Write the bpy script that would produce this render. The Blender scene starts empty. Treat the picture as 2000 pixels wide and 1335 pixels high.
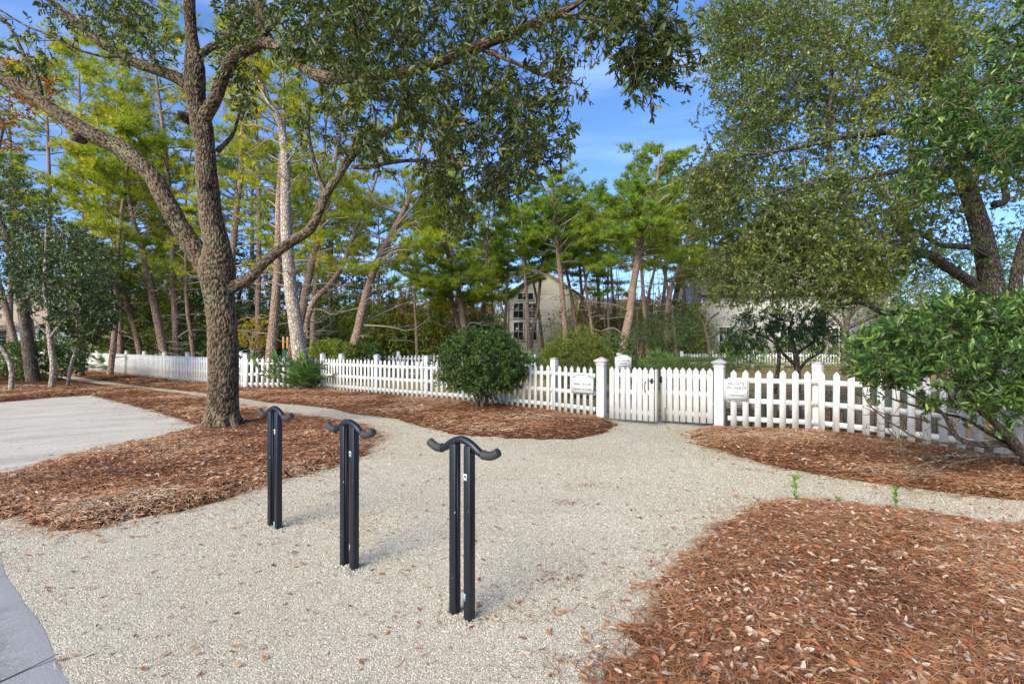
import bpy, math, random
import numpy as np
from mathutils import Vector, noise as mnoise

# ---------------------------------------------------------------- camera, light, exposure
scene = bpy.context.scene
C = scene.collection
CAMZ, HOR, FPX = 1.52, 672.0, 1000.0
cam_d = bpy.data.cameras.new("camera")
cam_d.lens = 18.0; cam_d.sensor_width = 36.0
cam_d.shift_y = (HOR - 667.5) / 2000.0
cam_d.clip_start = 0.05; cam_d.clip_end = 3000
cam = bpy.data.objects.new("camera", cam_d); C.objects.link(cam)
cam.location = (0, 0, CAMZ); cam.rotation_euler = (math.radians(90), 0, 0)
scene.camera = cam

SUN_AZ = np.array([-0.60, -0.80]); SUN_EL = math.radians(30)
world = bpy.data.worlds.new("World"); scene.world = world; world.use_nodes = True
wt = world.node_tree; wt.nodes.clear()
wo = wt.nodes.new('ShaderNodeOutputWorld'); bg = wt.nodes.new('ShaderNodeBackground')
sky = wt.nodes.new('ShaderNodeTexSky'); sky.sky_type = 'NISHITA'; sky.sun_disc = False
sky.sun_elevation = SUN_EL
sky.sun_rotation = math.atan2(SUN_AZ[0], SUN_AZ[1])
sky.air_density = 1.0; sky.dust_density = 1.3; sky.ozone_density = 5.0
tc = wt.nodes.new('ShaderNodeTexCoord'); mp = wt.nodes.new('ShaderNodeMapping')
mp.inputs['Scale'].default_value = (1.3, 1.3, 5.0)
cn = wt.nodes.new('ShaderNodeTexNoise'); cn.inputs['Scale'].default_value = 1.7
cn.inputs['Detail'].default_value = 5; cn.inputs['Distortion'].default_value = .6
cr = wt.nodes.new('ShaderNodeMapRange')
cr.inputs[1].default_value = .48; cr.inputs[2].default_value = .85
cr.inputs[3].default_value = 0; cr.inputs[4].default_value = .22
cm = wt.nodes.new('ShaderNodeMixRGB'); cm.inputs[2].default_value = (11, 11.5, 12.5, 1)
wt.links.new(tc.outputs['Generated'], mp.inputs[0]); wt.links.new(mp.outputs[0], cn.inputs['Vector'])
wt.links.new(cn.outputs[0], cr.inputs[0]); wt.links.new(cr.outputs[0], cm.inputs[0])
ct = wt.nodes.new('ShaderNodeMixRGB'); ct.blend_type = 'MULTIPLY'; ct.inputs[0].default_value = 1; ct.inputs[2].default_value = (1.02, .925, 1.0, 1)
wt.links.new(sky.outputs[0], ct.inputs[1]); wt.links.new(ct.outputs[0], cm.inputs[1]); wt.links.new(cm.outputs[0], bg.inputs[0])
bg.inputs[1].default_value = 0.11
wt.links.new(bg.outputs[0], wo.inputs[0])

sun_d = bpy.data.lights.new("sun", 'SUN'); sun_d.energy = 3.5; sun_d.angle = math.radians(45)
sun_d.color = (1.0, 0.80, 0.50)
sun = bpy.data.objects.new("sun", sun_d); C.objects.link(sun)
sv = Vector((SUN_AZ[0]*math.cos(SUN_EL), SUN_AZ[1]*math.cos(SUN_EL), math.sin(SUN_EL)))
sun.rotation_euler = sv.to_track_quat('Z', 'Y').to_euler(); sun.location = (-20, -20, 40)

vs = scene.view_settings
vs.view_transform = 'Standard'; vs.look = 'None'; vs.gamma = 1.0; vs.exposure = 1.08; vs.use_white_balance = True; vs.white_balance_temperature = 5400; vs.white_balance_tint = 6

scene.render.engine = 'CYCLES'
cy = scene.cycles
cy.max_bounces = 7; cy.diffuse_bounces = 4; cy.glossy_bounces = 2; cy.transmission_bounces = 3
cy.transparent_max_bounces = 6; cy.use_denoising = True; cy.caustics_reflective = False; cy.caustics_refractive = False

R = np.random.default_rng(7)
PI = math.pi

def W(px, py, D):                       # a sighted point at distance D
    return np.array([(px-1000.0)/FPX*D, D, CAMZ-(py-HOR)/FPX*D])
def G(px, py):                          # the same on the ground
    D = CAMZ*FPX/(py-HOR); return np.array([(px-1000.0)/FPX*D, D])

# ---------------------------------------------------------------- object helpers
def tag(o, label=None, cat=None, group=None, kind=None):
    if label: o['label'] = label
    if cat: o['category'] = cat
    if group: o['group'] = group
    if kind: o['kind'] = kind
    return o
def empty(name, loc, rz=0.0):
    o = bpy.data.objects.new(name, None); C.objects.link(o)
    o.location = tuple(float(v) for v in loc); o.rotation_euler = (0, 0, rz); o.empty_display_size = .2
    return o
def copy_tree(o, loc=None, rz=None, sc=None, parent=None, tilt=None):
    c = o.copy(); C.objects.link(c)
    if parent: c.parent = parent
    if loc is not None: c.location = tuple(float(v) for v in loc)
    if rz is not None: c.rotation_euler = (float(tilt[0]) if tilt is not None else 0, float(tilt[1]) if tilt is not None else 0, rz)
    if sc is not None: c.scale = sc
    for ch in list(o.children): copy_tree(ch, parent=c)
    return c

class Buf:
    """collects geometry; obj() links it as one mesh object"""
    def __init__(s): s.V=[]; s.Q=[]; s.T=[]; s.r=[]; s.b=[]; s.m4=[]; s.m3=[]; s.n=0
    def add(s, V, Q=None, T=None, rnd=0.0, bk=None, mi=0):
        V = np.asarray(V, float).reshape(-1, 3); k = len(V)
        s.V.append(V)
        if Q is not None and len(Q): Q=np.asarray(Q, int).reshape(-1,4); s.Q.append(Q+s.n); s.m4.append(np.full(len(Q), mi))
        if T is not None and len(T): T=np.asarray(T, int).reshape(-1,3); s.T.append(T+s.n); s.m3.append(np.full(len(T), mi))
        s.r.append(np.broadcast_to(np.asarray(rnd, float), (k,)).copy())
        s.b.append(np.asarray(bk, float).reshape(-1,3) if bk is not None else V.copy())
        s.n += k
    def obj(s, name, mats, parent=None, smooth=False, local=True, bevel=0):
        V = np.concatenate(s.V); r = np.concatenate(s.r); b = np.concatenate(s.b)
        if parent is not None and local: V = V - np.array(parent.location)[None]
        me = bpy.data.meshes.new(name)
        Q = np.concatenate(s.Q) if s.Q else np.zeros((0,4), int)
        T = np.concatenate(s.T) if s.T else np.zeros((0,3), int)
        loops = np.concatenate([Q.ravel(), T.ravel()])
        ls = np.concatenate([np.arange(len(Q))*4, len(Q)*4+np.arange(len(T))*3])
        me.vertices.add(len(V)); me.vertices.foreach_set('co', V.astype(np.float32).ravel())
        me.loops.add(len(loops)); me.loops.foreach_set('vertex_index', loops.astype(np.int32))
        me.polygons.add(len(ls)); me.polygons.foreach_set('loop_start', ls.astype(np.int32))
        mi = np.concatenate(s.m4+s.m3) if (s.m4 or s.m3) else np.zeros(0)
        me.polygons.foreach_set('material_index', mi.astype(np.int32))
        me.update(calc_edges=True)
        if smooth: me.polygons.foreach_set('use_smooth', np.ones(len(ls), bool))
        a = me.attributes.new('rnd', 'FLOAT', 'POINT'); a.data.foreach_set('value', r.astype(np.float32))
        a = me.attributes.new('bk', 'FLOAT_VECTOR', 'POINT'); a.data.foreach_set('vector', b.astype(np.float32).ravel())
        for m in (mats if isinstance(mats, (list, tuple)) else [mats]): me.materials.append(m)
        o = bpy.data.objects.new(name, me); C.objects.link(o)
        if parent is not None: o.parent = parent
        if bevel:
            bm = o.modifiers.new('bevel', 'BEVEL'); bm.width = bevel; bm.segments = 2; bm.limit_method = 'ANGLE'
        return o
    # -- shapes
    def box(s, c, size, u=None, rnd=0.0, mi=0):
        """box centred at c; u = horizontal unit vector of its x axis"""
        u = np.array([1,0,0.]) if u is None else np.array([u[0],u[1],0.])
        v = np.array([-u[1],u[0],0.]); w = np.array([0,0,1.])
        hx,hy,hz = np.array(size)/2
        P=[np.array(c)+sx*hx*u+sy*hy*v+sz*hz*w for sz in(-1,1) for sy in(-1,1) for sx in(-1,1)]
        s.add(P, Q=[(0,2,3,1),(4,5,7,6),(0,1,5,4),(2,6,7,3),(0,4,6,2),(1,3,7,5)], rnd=rnd, mi=mi)
    def prism(s, outline, o, u, n, t, rnd=0.0, mi=0):
        """convex outline [(a,z)] in plane spanned by u (horizontal) and z at origin o, thickness t along n"""
        k=len(outline); u=np.array([u[0],u[1],0.]); n=np.array([n[0],n[1],0.])
        A=[np.array(o)+a*u+np.array([0,0,z])+n*t/2 for a,z in outline]
        B=[p-n*t for p in A]
        Tn=[(0,i,i+1) for i in range(1,k-1)]+[(k,k+i+1,k+i) for i in range(1,k-1)]
        Qn=[(i,k+i,k+(i+1)%k,(i+1)%k) for i in range(k)]
        s.add(A+B, Q=Qn, T=Tn, rnd=rnd, mi=mi)
    def tube(s, P, rad, sides=8, rnd=0.0, disp=None, cap=True, mi=0, boff=None):
        P=np.asarray(P,float); n=len(P); rad=np.broadcast_to(np.asarray(rad,float),(n,))
        T=np.gradient(P,axis=0); T/=np.linalg.norm(T,axis=1)[:,None]+1e-12
        a=np.array([1.,0,0]) if abs(T[0][0])<.8 else np.array([0,1.,0])
        N=np.zeros((n,3)); v=a-T[0]*a.dot(T[0]); N[0]=v/np.linalg.norm(v)
        for i in range(1,n):
            v=N[i-1]-T[i]*N[i-1].dot(T[i]); N[i]=v/(np.linalg.norm(v)+1e-12)
        Bn=np.cross(T,N); th=np.arange(sides)/sides*2*PI
        cs,sn=np.cos(th),np.sin(th)
        dirs=N[:,None,:]*cs[None,:,None]+Bn[:,None,:]*sn[None,:,None]
        L=np.concatenate([[0],np.cumsum(np.linalg.norm(np.diff(P,axis=0),axis=1))])
        bo = R.uniform(0,50,3) if boff is None else boff
        bk=np.stack([rad[:,None]*cs[None]+bo[0], rad[:,None]*sn[None]+bo[1], np.repeat(L[:,None],sides,1)+bo[2]],-1)
        rr=np.repeat(rad[:,None],sides,1); rv=np.broadcast_to(rnd,(n,sides))
        if disp is not None:
            d,rv=disp(bk,rr); rr=rr+d
        V=P[:,None,:]+dirs*rr[...,None]
        i=np.arange(n-1)[:,None]*sides; j=np.arange(sides)[None]; j2=(j+1)%sides
        Q=np.stack([i+j,i+j2,i+sides+j2,i+sides+j],-1).reshape(-1,4)
        V=V.reshape(-1,3); bk=bk.reshape(-1,3); rv=np.asarray(rv).reshape(-1)
        Tr=[]
        if cap:
            V=np.concatenate([V,P[[0,-1]]]); bk=np.concatenate([bk,bk[[0,-1]]]); rv=np.concatenate([rv,rv[[0,-1]]])
            c0=n*sides; e=(n-1)*sides
            Tr=[(c0,(k+1)%sides,k) for k in range(sides)]+[(c0+1,e+k,e+(k+1)%sides) for k in range(sides)]
        s.add(V,Q=Q,T=Tr,rnd=rv,bk=bk,mi=mi)
    def sticks(s, A, B, r0, r1, rnd=0.0):
        """many straight 3-sided twigs"""
        A=np.asarray(A,float); B=np.asarray(B,float); n=len(A)
        if n==0: return
        D=unit(B-A); S=unit(np.cross(D,np.tile([[.31,.2,.93]],(n,1)))); U=np.cross(D,S)
        r0=np.broadcast_to(r0,(n,))[:,None]; r1=np.broadcast_to(r1,(n,))[:,None]
        V=np.zeros((n,6,3))
        for k in range(3):
            d=S*math.cos(k*2.094)+U*math.sin(k*2.094)
            V[:,k]=A+d*r0; V[:,3+k]=B+d*r1
        f=np.array([[0,1,4,3],[1,2,5,4],[2,0,3,5]])
        Q=(np.arange(n)[:,None,None]*6+f[None]).reshape(-1,4)
        s.add(V.reshape(-1,3),Q=Q,rnd=rnd)
    def stamp(s, P, D, N, L, Wd, tmpl, Q=None, T=None, rnd=None, Zs=None):
        """many copies of a template given in (side, along, normal) units"""
        P=np.asarray(P,float); n=len(P)
        if n==0: return
        D=unit(D); S=unit(np.cross(D,N)); N2=np.cross(S,D)
        L=np.broadcast_to(L,(n,)); Wd=np.broadcast_to(Wd,(n,)); Zs=Wd if Zs is None else np.broadcast_to(Zs,(n,))
        t=np.asarray(tmpl,float); k=len(t)
        V=P[:,None]+S[:,None]*(t[None,:,0]*Wd[:,None])[...,None]+D[:,None]*(t[None,:,1]*L[:,None])[...,None]+N2[:,None]*(t[None,:,2]*Zs[:,None])[...,None]
        base=np.arange(n)[:,None,None]*k
        rn=np.repeat(R.random(n) if rnd is None else rnd,k)
        s.add(V.reshape(-1,3),Q=(base+np.array(Q)[None]).reshape(-1,4) if Q is not None else None,
              T=(base+np.array(T)[None]).reshape(-1,3) if T is not None else None, rnd=rn)

def unit(v):
    v=np.asarray(v,float); return v/(np.linalg.norm(v,axis=-1,keepdims=True)+1e-9)
def rdir(n): return unit(R.normal(size=(n,3)))
LEAF2=[(0,0,0),(-.42,.33,.16),(-.4,.68,.14),(0,1,-.12),(.4,.68,.14),(.42,.33,.16)]; LEAF2Q=[(0,1,2,3),(0,3,4,5)]
LEAF1=[(0,0,0),(-.5,.5,.08),(0,1,-.05),(.5,.5,.08)]; LEAF1Q=[(0,1,2,3)]
LEAF3=[(0,0,0),(-.4,.22,.12),(-.5,.5,.2),(-.33,.8,.1),(0,1,-.1),(.33,.8,.1),(.5,.5,.2),(.4,.22,.12),(0,.5,0)]
LEAF3Q=[(0,1,2,8),(8,2,3,4),(8,4,5,6),(0,8,6,7)]
def leaves(b,P,D,N,L,Wd,t=2,rnd=None):
    if t==1: b.stamp(P,D,N,L,Wd,LEAF1,Q=LEAF1Q,rnd=rnd)
    elif t==2: b.stamp(P,D,N,L,Wd,LEAF2,Q=LEAF2Q,rnd=rnd)
    else: b.stamp(P,D,N,L,Wd,LEAF3,Q=LEAF3Q,rnd=rnd)

def spline(P, n, closed=False):
    """Catmull-Rom through rows of P (any number of columns)"""
    P=np.asarray(P,float); m=len(P); E=np.vstack([2*P[0]-P[1],P,2*P[-1]-P[-2]])
    t=np.linspace(0,m-1-1e-6,n); i=t.astype(int); f=(t-i)[:,None]
    a,b,c,d=E[i],E[i+1],E[i+2],E[i+3]
    return .5*((2*b)+(-a+c)*f+(2*a-5*b+4*c-d)*f**2+(-a+3*b-3*c+d)*f**3)

def in_poly(x,y,poly):
    poly=np.asarray(poly); x=np.asarray(x); y=np.asarray(y); ins=np.zeros(x.shape,bool); j=len(poly)-1
    for i in range(len(poly)):
        xi,yi=poly[i]; xj,yj=poly[j]
        c=((yi>y)!=(yj>y))&(x<(xj-xi)*(y-yi)/(yj-yi+1e-12)+xi); ins^=c; j=i
    return ins
def sdist(x,y,poly):
    """signed distance to polygon, positive inside"""
    poly=np.asarray(poly,float); d=np.full(np.shape(x),1e9)
    for i in range(len(poly)):
        a=poly[i]; b=poly[(i+1)%len(poly)]; ab=b-a
        t=np.clip(((x-a[0])*ab[0]+(y-a[1])*ab[1])/(ab@ab+1e-12),0,1)
        d=np.minimum(d,np.hypot(x-a[0]-t*ab[0],y-a[1]-t*ab[1]))
    return np.where(in_poly(x,y,poly),d,-d)
_p=R.permutation(256); _p=np.concatenate([_p,_p,_p]); _g=R.random(256)
def vnoise(x,y,s=1.0,o=0):
    """smooth value noise 0..1, vectorised"""
    x=np.asarray(x)*s+o*17.3; y=np.asarray(y)*s+o*5.1
    xi=np.floor(x).astype(int); yi=np.floor(y).astype(int); fx=x-xi; fy=y-yi
    fx=fx*fx*(3-2*fx); fy=fy*fy*(3-2*fy)
    h=lambda a,b:_g[_p[_p[a&255]+(b&255)]&255]
    return (h(xi,yi)*(1-fx)+h(xi+1,yi)*fx)*(1-fy)+(h(xi,yi+1)*(1-fx)+h(xi+1,yi+1)*fx)*fy
def fbm(x,y,s=1.0,o=0): return (vnoise(x,y,s,o)+.5*vnoise(x,y,s*2.1,o+1)+.25*vnoise(x,y,s*4.3,o+2))/1.75

# ---------------------------------------------------------------- materials
class Mat:
    def __init__(s,name,rough=.8,spec=.3):
        s.m=bpy.data.materials.new(name); s.m.use_nodes=True; s.t=s.m.node_tree; s.n=s.t.nodes
        s.b=s.n['Principled BSDF']; s.out=s.n['Material Output']
        s.b.inputs['Roughness'].default_value=rough; s.b.inputs['Specular IOR Level'].default_value=spec
    def N(s,t,**kw):
        n=s.n.new(t)
        for k,v in kw.items():
            if hasattr(n,k): setattr(n,k,v)
            else: n.inputs[k.replace('_',' ')].default_value=v
        return n
    def L(s,a,b): s.t.links.new(a,b)
    def attr(s,name): n=s.n.new('ShaderNodeAttribute'); n.attribute_name=name; return n
    def coord(s,kind='Object',scale=(1,1,1)):
        if kind=='bk': o=s.attr('bk').outputs['Vector']
        else: o=s.n.new('ShaderNodeTexCoord').outputs[kind]
        m=s.n.new('ShaderNodeMapping'); m.inputs['Scale'].default_value=scale; s.L(o,m.inputs[0]); return m.outputs[0]
    def noise(s,vec,scale,detail=4,rough=.55,dist=0):
        n=s.n.new('ShaderNodeTexNoise'); n.inputs['Scale'].default_value=scale; n.inputs['Detail'].default_value=detail
        n.inputs['Roughness'].default_value=rough; n.inputs['Distortion'].default_value=dist; s.L(vec,n.inputs['Vector']); return n.outputs[0]
    def voro(s,vec,scale,feature='F1',out=0,rand=1):
        n=s.n.new('ShaderNodeTexVoronoi'); n.feature=feature; n.inputs['Scale'].default_value=scale
        n.inputs['Randomness'].default_value=rand; s.L(vec,n.inputs['Vector']); return n.outputs[out]
    def ramp(s,fac,stops,interp='LINEAR'):
        n=s.n.new('ShaderNodeValToRGB'); n.color_ramp.interpolation=interp; e=n.color_ramp.elements
        while len(e)<len(stops): e.new(.5)
        for k,(p,c) in enumerate(stops): e[k].position=p; e[k].color=(*c,1) if len(c)==3 else c
        s.L(fac,n.inputs[0]); return n.outputs[0]
    def mix(s,fac,a,b,mode='MIX'):
        n=s.n.new('ShaderNodeMixRGB'); n.blend_type=mode
        for i,v in ((0,fac),(1,a),(2,b)):
            if hasattr(v,'default_value') or isinstance(v,bpy.types.NodeSocket): s.L(v,n.inputs[i])
            else: n.inputs[i].default_value=v if i==0 else (*v,1)
        return n.outputs[0]
    def math(s,op,a,b=0,c=None):
        n=s.n.new('ShaderNodeMath'); n.operation=op
        for i,v in enumerate((a,b) if c is None else (a,b,c)):
            if isinstance(v,bpy.types.NodeSocket): s.L(v,n.inputs[i])
            else: n.inputs[i].default_value=v
        return n.outputs[0]
    def color(s,c):
        if isinstance(c,bpy.types.NodeSocket): s.L(c,s.b.inputs['Base Color'])
        else: s.b.inputs['Base Color'].default_value=(*c,1)
        return s
    def bump(s,h,strength=.5,dist=.01):
        n=s.n.new('ShaderNodeBump'); n.inputs['Strength'].default_value=strength; n.inputs['Distance'].default_value=dist
        s.L(h,n.inputs['Height']); s.L(n.outputs[0],s.b.inputs['Normal']); return n
    def translucent(s,col,fac):
        t=s.n.new('ShaderNodeBsdfTranslucent'); s.L(col,t.inputs[0]); x=s.n.new('ShaderNodeMixShader'); x.inputs[0].default_value=fac
        s.L(s.b.outputs[0],x.inputs[1]); s.L(t.outputs[0],x.inputs[2]); s.L(x.outputs[0],s.out.inputs[0])

def leaf_mat(name,stops,trans=.25,rough=.5,spec=.4,tmul=(1.5,1.5,.7),clump=None):
    m=Mat(name,rough,spec); r=m.attr('rnd').outputs['Fac']
    c=m.ramp(r,stops)
    if clump:  # clump tint: on the pines, yellow of sunlit tops put into leaf colour
        v=m.coord('Object'); nz=m.noise(v,clump[0],2)
        c=m.mix(m.ramp(nz,[(.42,(0,0,0)),(.6,(1,1,1))]),c,m.mix(1.0,c,clump[1],'MULTIPLY'))
    m.color(c); m.translucent(m.mix(1.0,c,tmul,'MULTIPLY'),trans); return m.m
def bark_mat(name,hi,lo,zs=.28,sc=34,strength=.8,dist=.02,lichen=None,attr=False):
    m=Mat(name,.95,.1); v=m.coord('bk',(1,1,zs))
    wv=m.n.new('ShaderNodeVectorMath'); wv.operation='ADD'
    nn=m.n.new('ShaderNodeTexNoise'); nn.inputs['Scale'].default_value=sc*.5; m.L(v,nn.inputs['Vector'])
    ws=m.n.new('ShaderNodeVectorMath'); ws.operation='SCALE'; ws.inputs[3].default_value=.03; m.L(nn.outputs[1],ws.inputs[0])
    m.L(v,wv.inputs[0]); m.L(ws.outputs[0],wv.inputs[1])
    d=m.voro(wv.outputs[0],sc,'DISTANCE_TO_EDGE'); fine=m.noise(v,sc*3,4,.7)
    h=m.math('MULTIPLY',m.math('MINIMUM',m.math('MULTIPLY',d,3.2),1.0),m.math('ADD',m.math('MULTIPLY',fine,.6),.55))
    if attr: h=m.math('MULTIPLY',m.attr('rnd').outputs['Fac'],m.math('ADD',m.math('MULTIPLY',fine,1.6),.1))
    big=m.noise(m.coord('bk',(1,1,.6)),2.2,3)
    hic=m.mix(m.ramp(big,[(.35,(0,0,0)),(.7,(1,1,1))]),hi,[x*.62 for x in hi])
    if lichen: 
        l2=m.noise(m.coord('bk',(1,1,.8)),3.7,5,.7); hic=m.mix(m.ramp(l2,[(.5,(0,0,0)),(.62,(1,1,1))]),hic,lichen)
    c=m.mix(m.ramp(h,[(.12,(0,0,0)),(.62,(1,1,1))]),lo,hic); m.color(c); m.bump(h,strength,dist); return m.m

# ---------------------------------------------------------------- the materials of the place
# crushed white shell
m=Mat('crushed_shell',.85,.25); v=m.coord('Object')
col=m.voro(v,125,'F1',1); d=m.voro(v,125,'F1',0); sep=m.n.new('ShaderNodeSeparateColor'); m.L(col,sep.inputs[0])
c=m.ramp(sep.outputs[0],[(0,(.27,.235,.17)),(.06,(.38,.34,.255)),(.3,(.53,.485,.38)),(.75,(.585,.54,.43)),(1,(.67,.63,.51))])
c=m.mix(m.ramp(d,[(.35,(0,0,0)),(.75,(1,1,1))]),c,(.36,.32,.245))
big=m.noise(v,.8,5,.6); c=m.mix(m.ramp(big,[(.35,(0,0,0)),(.75,(1,1,1))]),c,m.mix(1.0,c,(.86,.82,.74),'MULTIPLY'))
st=m.noise(v,2.3,6,.75,.8); c=m.mix(m.ramp(st,[(.60,(0,0,0)),(.72,(.8,.8,.8))]),c,m.mix(1.0,c,(.66,.56,.45),'MULTIPLY'))
m.color(c); m.bump(m.math('SUBTRACT',1,d),.6,.006); M_SHELL=m.m
m=Mat('shell_bits',.7,.35); m.color(m.ramp(m.attr('rnd').outputs['Fac'],[(0,(.17,.14,.10)),(.05,(.34,.30,.22)),(.25,(.54,.495,.385)),(.75,(.605,.56,.445)),(1,(.72,.675,.55))])); M_BIT=m.m
# paved pad of shell concrete
m=Mat('shell_concrete',.9,.15); v=m.coord('Object'); vs_=m.coord('Object',(1.0,.18,1))
rot=m.n.new('ShaderNodeVectorRotate'); rot.inputs['Angle'].default_value=math.radians(-39); m.L(m.coord('Object'),rot.inputs[0])
ms=m.n.new('ShaderNodeMapping'); ms.inputs['Scale'].default_value=(.5,1.5,1); m.L(rot.outputs[0],ms.inputs[0])
big=m.noise(ms.outputs[0],1.4,6,.65); fine=m.noise(v,70,3,.7); sp=m.voro(v,60,'F1',0)
c=m.ramp(big,[(.3,(.42,.395,.34)),(.5,(.55,.515,.45)),(.7,(.62,.585,.52))])
c=m.mix(m.ramp(fine,[(.35,(1,1,1)),(.6,(0,0,0))]),c,m.mix(1.0,c,(.70,.68,.63),'MULTIPLY'))
mid=m.noise(v,16,5,.75); c=m.mix(m.ramp(mid,[(.48,(0,0,0)),(.66,(.9,.9,.9))]),c,m.mix(1.0,c,(.80,.78,.73),'MULTIPLY'))
m.color(c); m.bump(m.math('ADD',fine,m.math('MULTIPLY',sp,.5)),.45,.006); M_PAD=m.m
# asphalt with a dusty pale rim
m=Mat('asphalt',.9,.2); v=m.coord('Object')
f=m.noise(v,160,2,.8); vo=m.voro(v,120,'F1',1); sp=m.n.new('ShaderNodeSeparateColor'); m.L(vo,sp.inputs[0])
c=m.ramp(sp.outputs[0],[(0,(.055,.058,.065)),(.6,(.11,.115,.125)),(.93,(.17,.17,.18)),(1,(.38,.38,.38))])
r=m.attr('rnd').outputs['Fac']; w=m.math('ADD',r,m.math('MULTIPLY',m.math('SUBTRACT',m.noise(v,6,5,.7),.5),.9))
c=m.mix(m.ramp(w,[(.2,(0,0,0)),(.9,(.75,.75,.75))]),c,(.42,.41,.40)); m.color(c); m.bump(f,.5,.006); M_ASPH=m.m
# pine straw mat under the loose needles
m=Mat('straw_mat',.95,.1); v=m.coord('Object')
a=m.noise(m.coord('Object',(40,7,1)),3,5,.75,1.5); b=m.noise(m.coord('Object',(8,38,1)),3,5,.75,1.5); g=m.noise(v,1.1,4)
h=m.math('MAXIMUM',a,b)
c=m.ramp(h,[(.42,(.035,.018,.01)),(.55,(.13,.06,.03)),(.68,(.27,.14,.075)),(.8,(.42,.28,.18))])  # dark stops put the deep shade between needles into the mat colour
c=m.mix(m.ramp(g,[(.35,(0,0,0)),(.65,(1,1,1))]),c,m.mix(1.0,c,(.72,.62,.58),'MULTIPLY'))
m.color(c); m.bump(h,.9,.02); M_STRAW=m.m
m=Mat('pine_needle',.7,.25); m.color(m.ramp(m.attr('rnd').outputs['Fac'],[(0,(.07,.033,.018)),(.3,(.20,.090,.042)),(.6,(.40,.195,.088)),(.85,(.50,.30,.16)),(1,(.60,.47,.32))])); M_NEEDLE=m.m
m=Mat('dry_leaf',.65,.3); c=m.ramp(m.attr('rnd').outputs['Fac'],[(0,(.12,.055,.03)),(.15,(.33,.12,.05)),(.35,(.44,.19,.08)),(.5,(.40,.24,.14)),(.68,(.48,.33,.22)),(.85,(.58,.45,.33)),(1,(.56,.50,.42))])
c=m.mix(m.ramp(m.noise(m.coord('Object'),60,3),[(.4,(1,1,1)),(.65,(0,0,0))]),c,m.mix(1.0,c,(.8,.76,.72),'MULTIPLY')); m.color(c); m.translucent(c,.12); M_DLEAF=m.m
# ground beyond: leaf litter, dry lawn
m=Mat('litter_ground',.95,.1); v=m.coord('Object')
a=m.noise(v,22,5,.8); g=m.noise(v,.33,4,.6); k=m.voro(v,26,'F1',1); sp=m.n.new('ShaderNodeSeparateColor'); m.L(k,sp.inputs[0])
lit=m.ramp(sp.outputs[0],[(0,(.09,.045,.025)),(.4,(.22,.11,.06)),(.8,(.36,.22,.13)),(1,(.50,.38,.26))])
gr=m.ramp(a,[(.35,(.10,.11,.03)),(.55,(.26,.25,.09)),(.75,(.42,.38,.18))])
m.color(m.mix(m.ramp(g,[(.46,(0,0,0)),(.56,(1,1,1))]),lit,gr)); m.bump(a,.8,.02); M_GROUND=m.m
m=Mat('lawn',.95,.1); v=m.coord('Object'); a=m.noise(v,30,5,.8); g=m.noise(v,.9,4,.6)
m.color(m.mix(m.ramp(g,[(.35,(0,0,0)),(.7,(1,1,1))]),m.ramp(a,[(.35,(.13,.15,.04)),(.55,(.30,.30,.10)),(.75,(.46,.43,.20))]),m.ramp(a,[(.35,(.22,.13,.07)),(.7,(.42,.33,.2))]))); m.bump(a,.8,.02); M_LAWN=m.m
# painted wood
m=Mat('white_paint',.6,.25); v=m.coord('Object')
n=m.noise(m.coord('Object',(1,1,.25)),9,5,.65); r=m.attr('rnd').outputs['Fac']
c=m.mix(m.ramp(n,[(.45,(0,0,0)),(.75,(1,1,1))]),(.745,.75,.745),(.61,.60,.555))
c=m.mix(1.0,c,m.ramp(r,[(0,(.90,.89,.86)),(1,(1,1,1))]),'MULTIPLY')
gz=m.n.new('ShaderNodeSeparateXYZ'); tcg=m.n.new('ShaderNodeTexCoord'); m.L(tcg.outputs['Object'],gz.inputs[0])
dirt=m.math('MULTIPLY',m.math('SUBTRACT',.20,gz.outputs[2]),m.math('MULTIPLY',m.noise(v,14,4,.7),7))
c=m.mix(m.ramp(dirt,[(0,(0,0,0)),(1,(.6,.6,.6))]),c,(.42,.38,.30)); m.color(c); m.bump(n,.12,.004); M_WHITE=m.m
m=Mat('far_white_paint',.6,.3); m.color((.74,.73,.69)); M_WHITE2=m.m
m=Mat('cap_grey',.5,.3); m.color(m.mix(m.noise(m.coord('Object'),20,4),(.36,.37,.39),(.52,.50,.49))); M_CAPG=m.m
m=Mat('cap_pink',.6,.3); m.color(m.mix(m.noise(m.coord('Object'),12,4),(.80,.72,.68),(.66,.52,.46))); M_CAPP=m.m
m=Mat('cap_green',.6,.3); m.color((.12,.16,.13)); M_CAPD=m.m
m=Mat('black_iron',.4,.5); m.color((.012,.012,.014)); M_IRON=m.m
m=Mat('rust_rod',.8,.3); m.color((.06,.035,.025)); M_ROD=m.m
m=Mat('rack_paint',.38,.5); v=m.coord('Object'); vo=m.noise(m.coord('Object',(1,1,.35)),130,2,.5)
chips=m.ramp(vo,[(.735,(0,0,0)),(.76,(1,1,1))]); n=m.noise(v,5,4)
c=m.mix(n,(.004,.006,.011),(.009,.012,.020)); m.color(m.mix(chips,c,(.35,.33,.31))); m.bump(m.noise(v,220,2),.06,.001); M_RACK=m.m
m=Mat('rack_grip',.62,.35); v=m.coord('Object'); c=m.mix(m.noise(v,45,5,.7),(.022,.023,.025),(.05,.048,.046)); m.color(c); m.bump(m.noise(v,320,2),.2,.001); M_GRIP=m.m
m=Mat('sticker',.5,.3); v=m.coord('Object'); m.color((.72,.73,.74)); M_STICK=m.m
m=Mat('sticker_ink',.6,.3); m.color((.03,.035,.045)); M_INK=m.m
m=Mat('sticker_grey',.45,.4); m.color((.22,.26,.32)); M_STICKG=m.m
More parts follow.
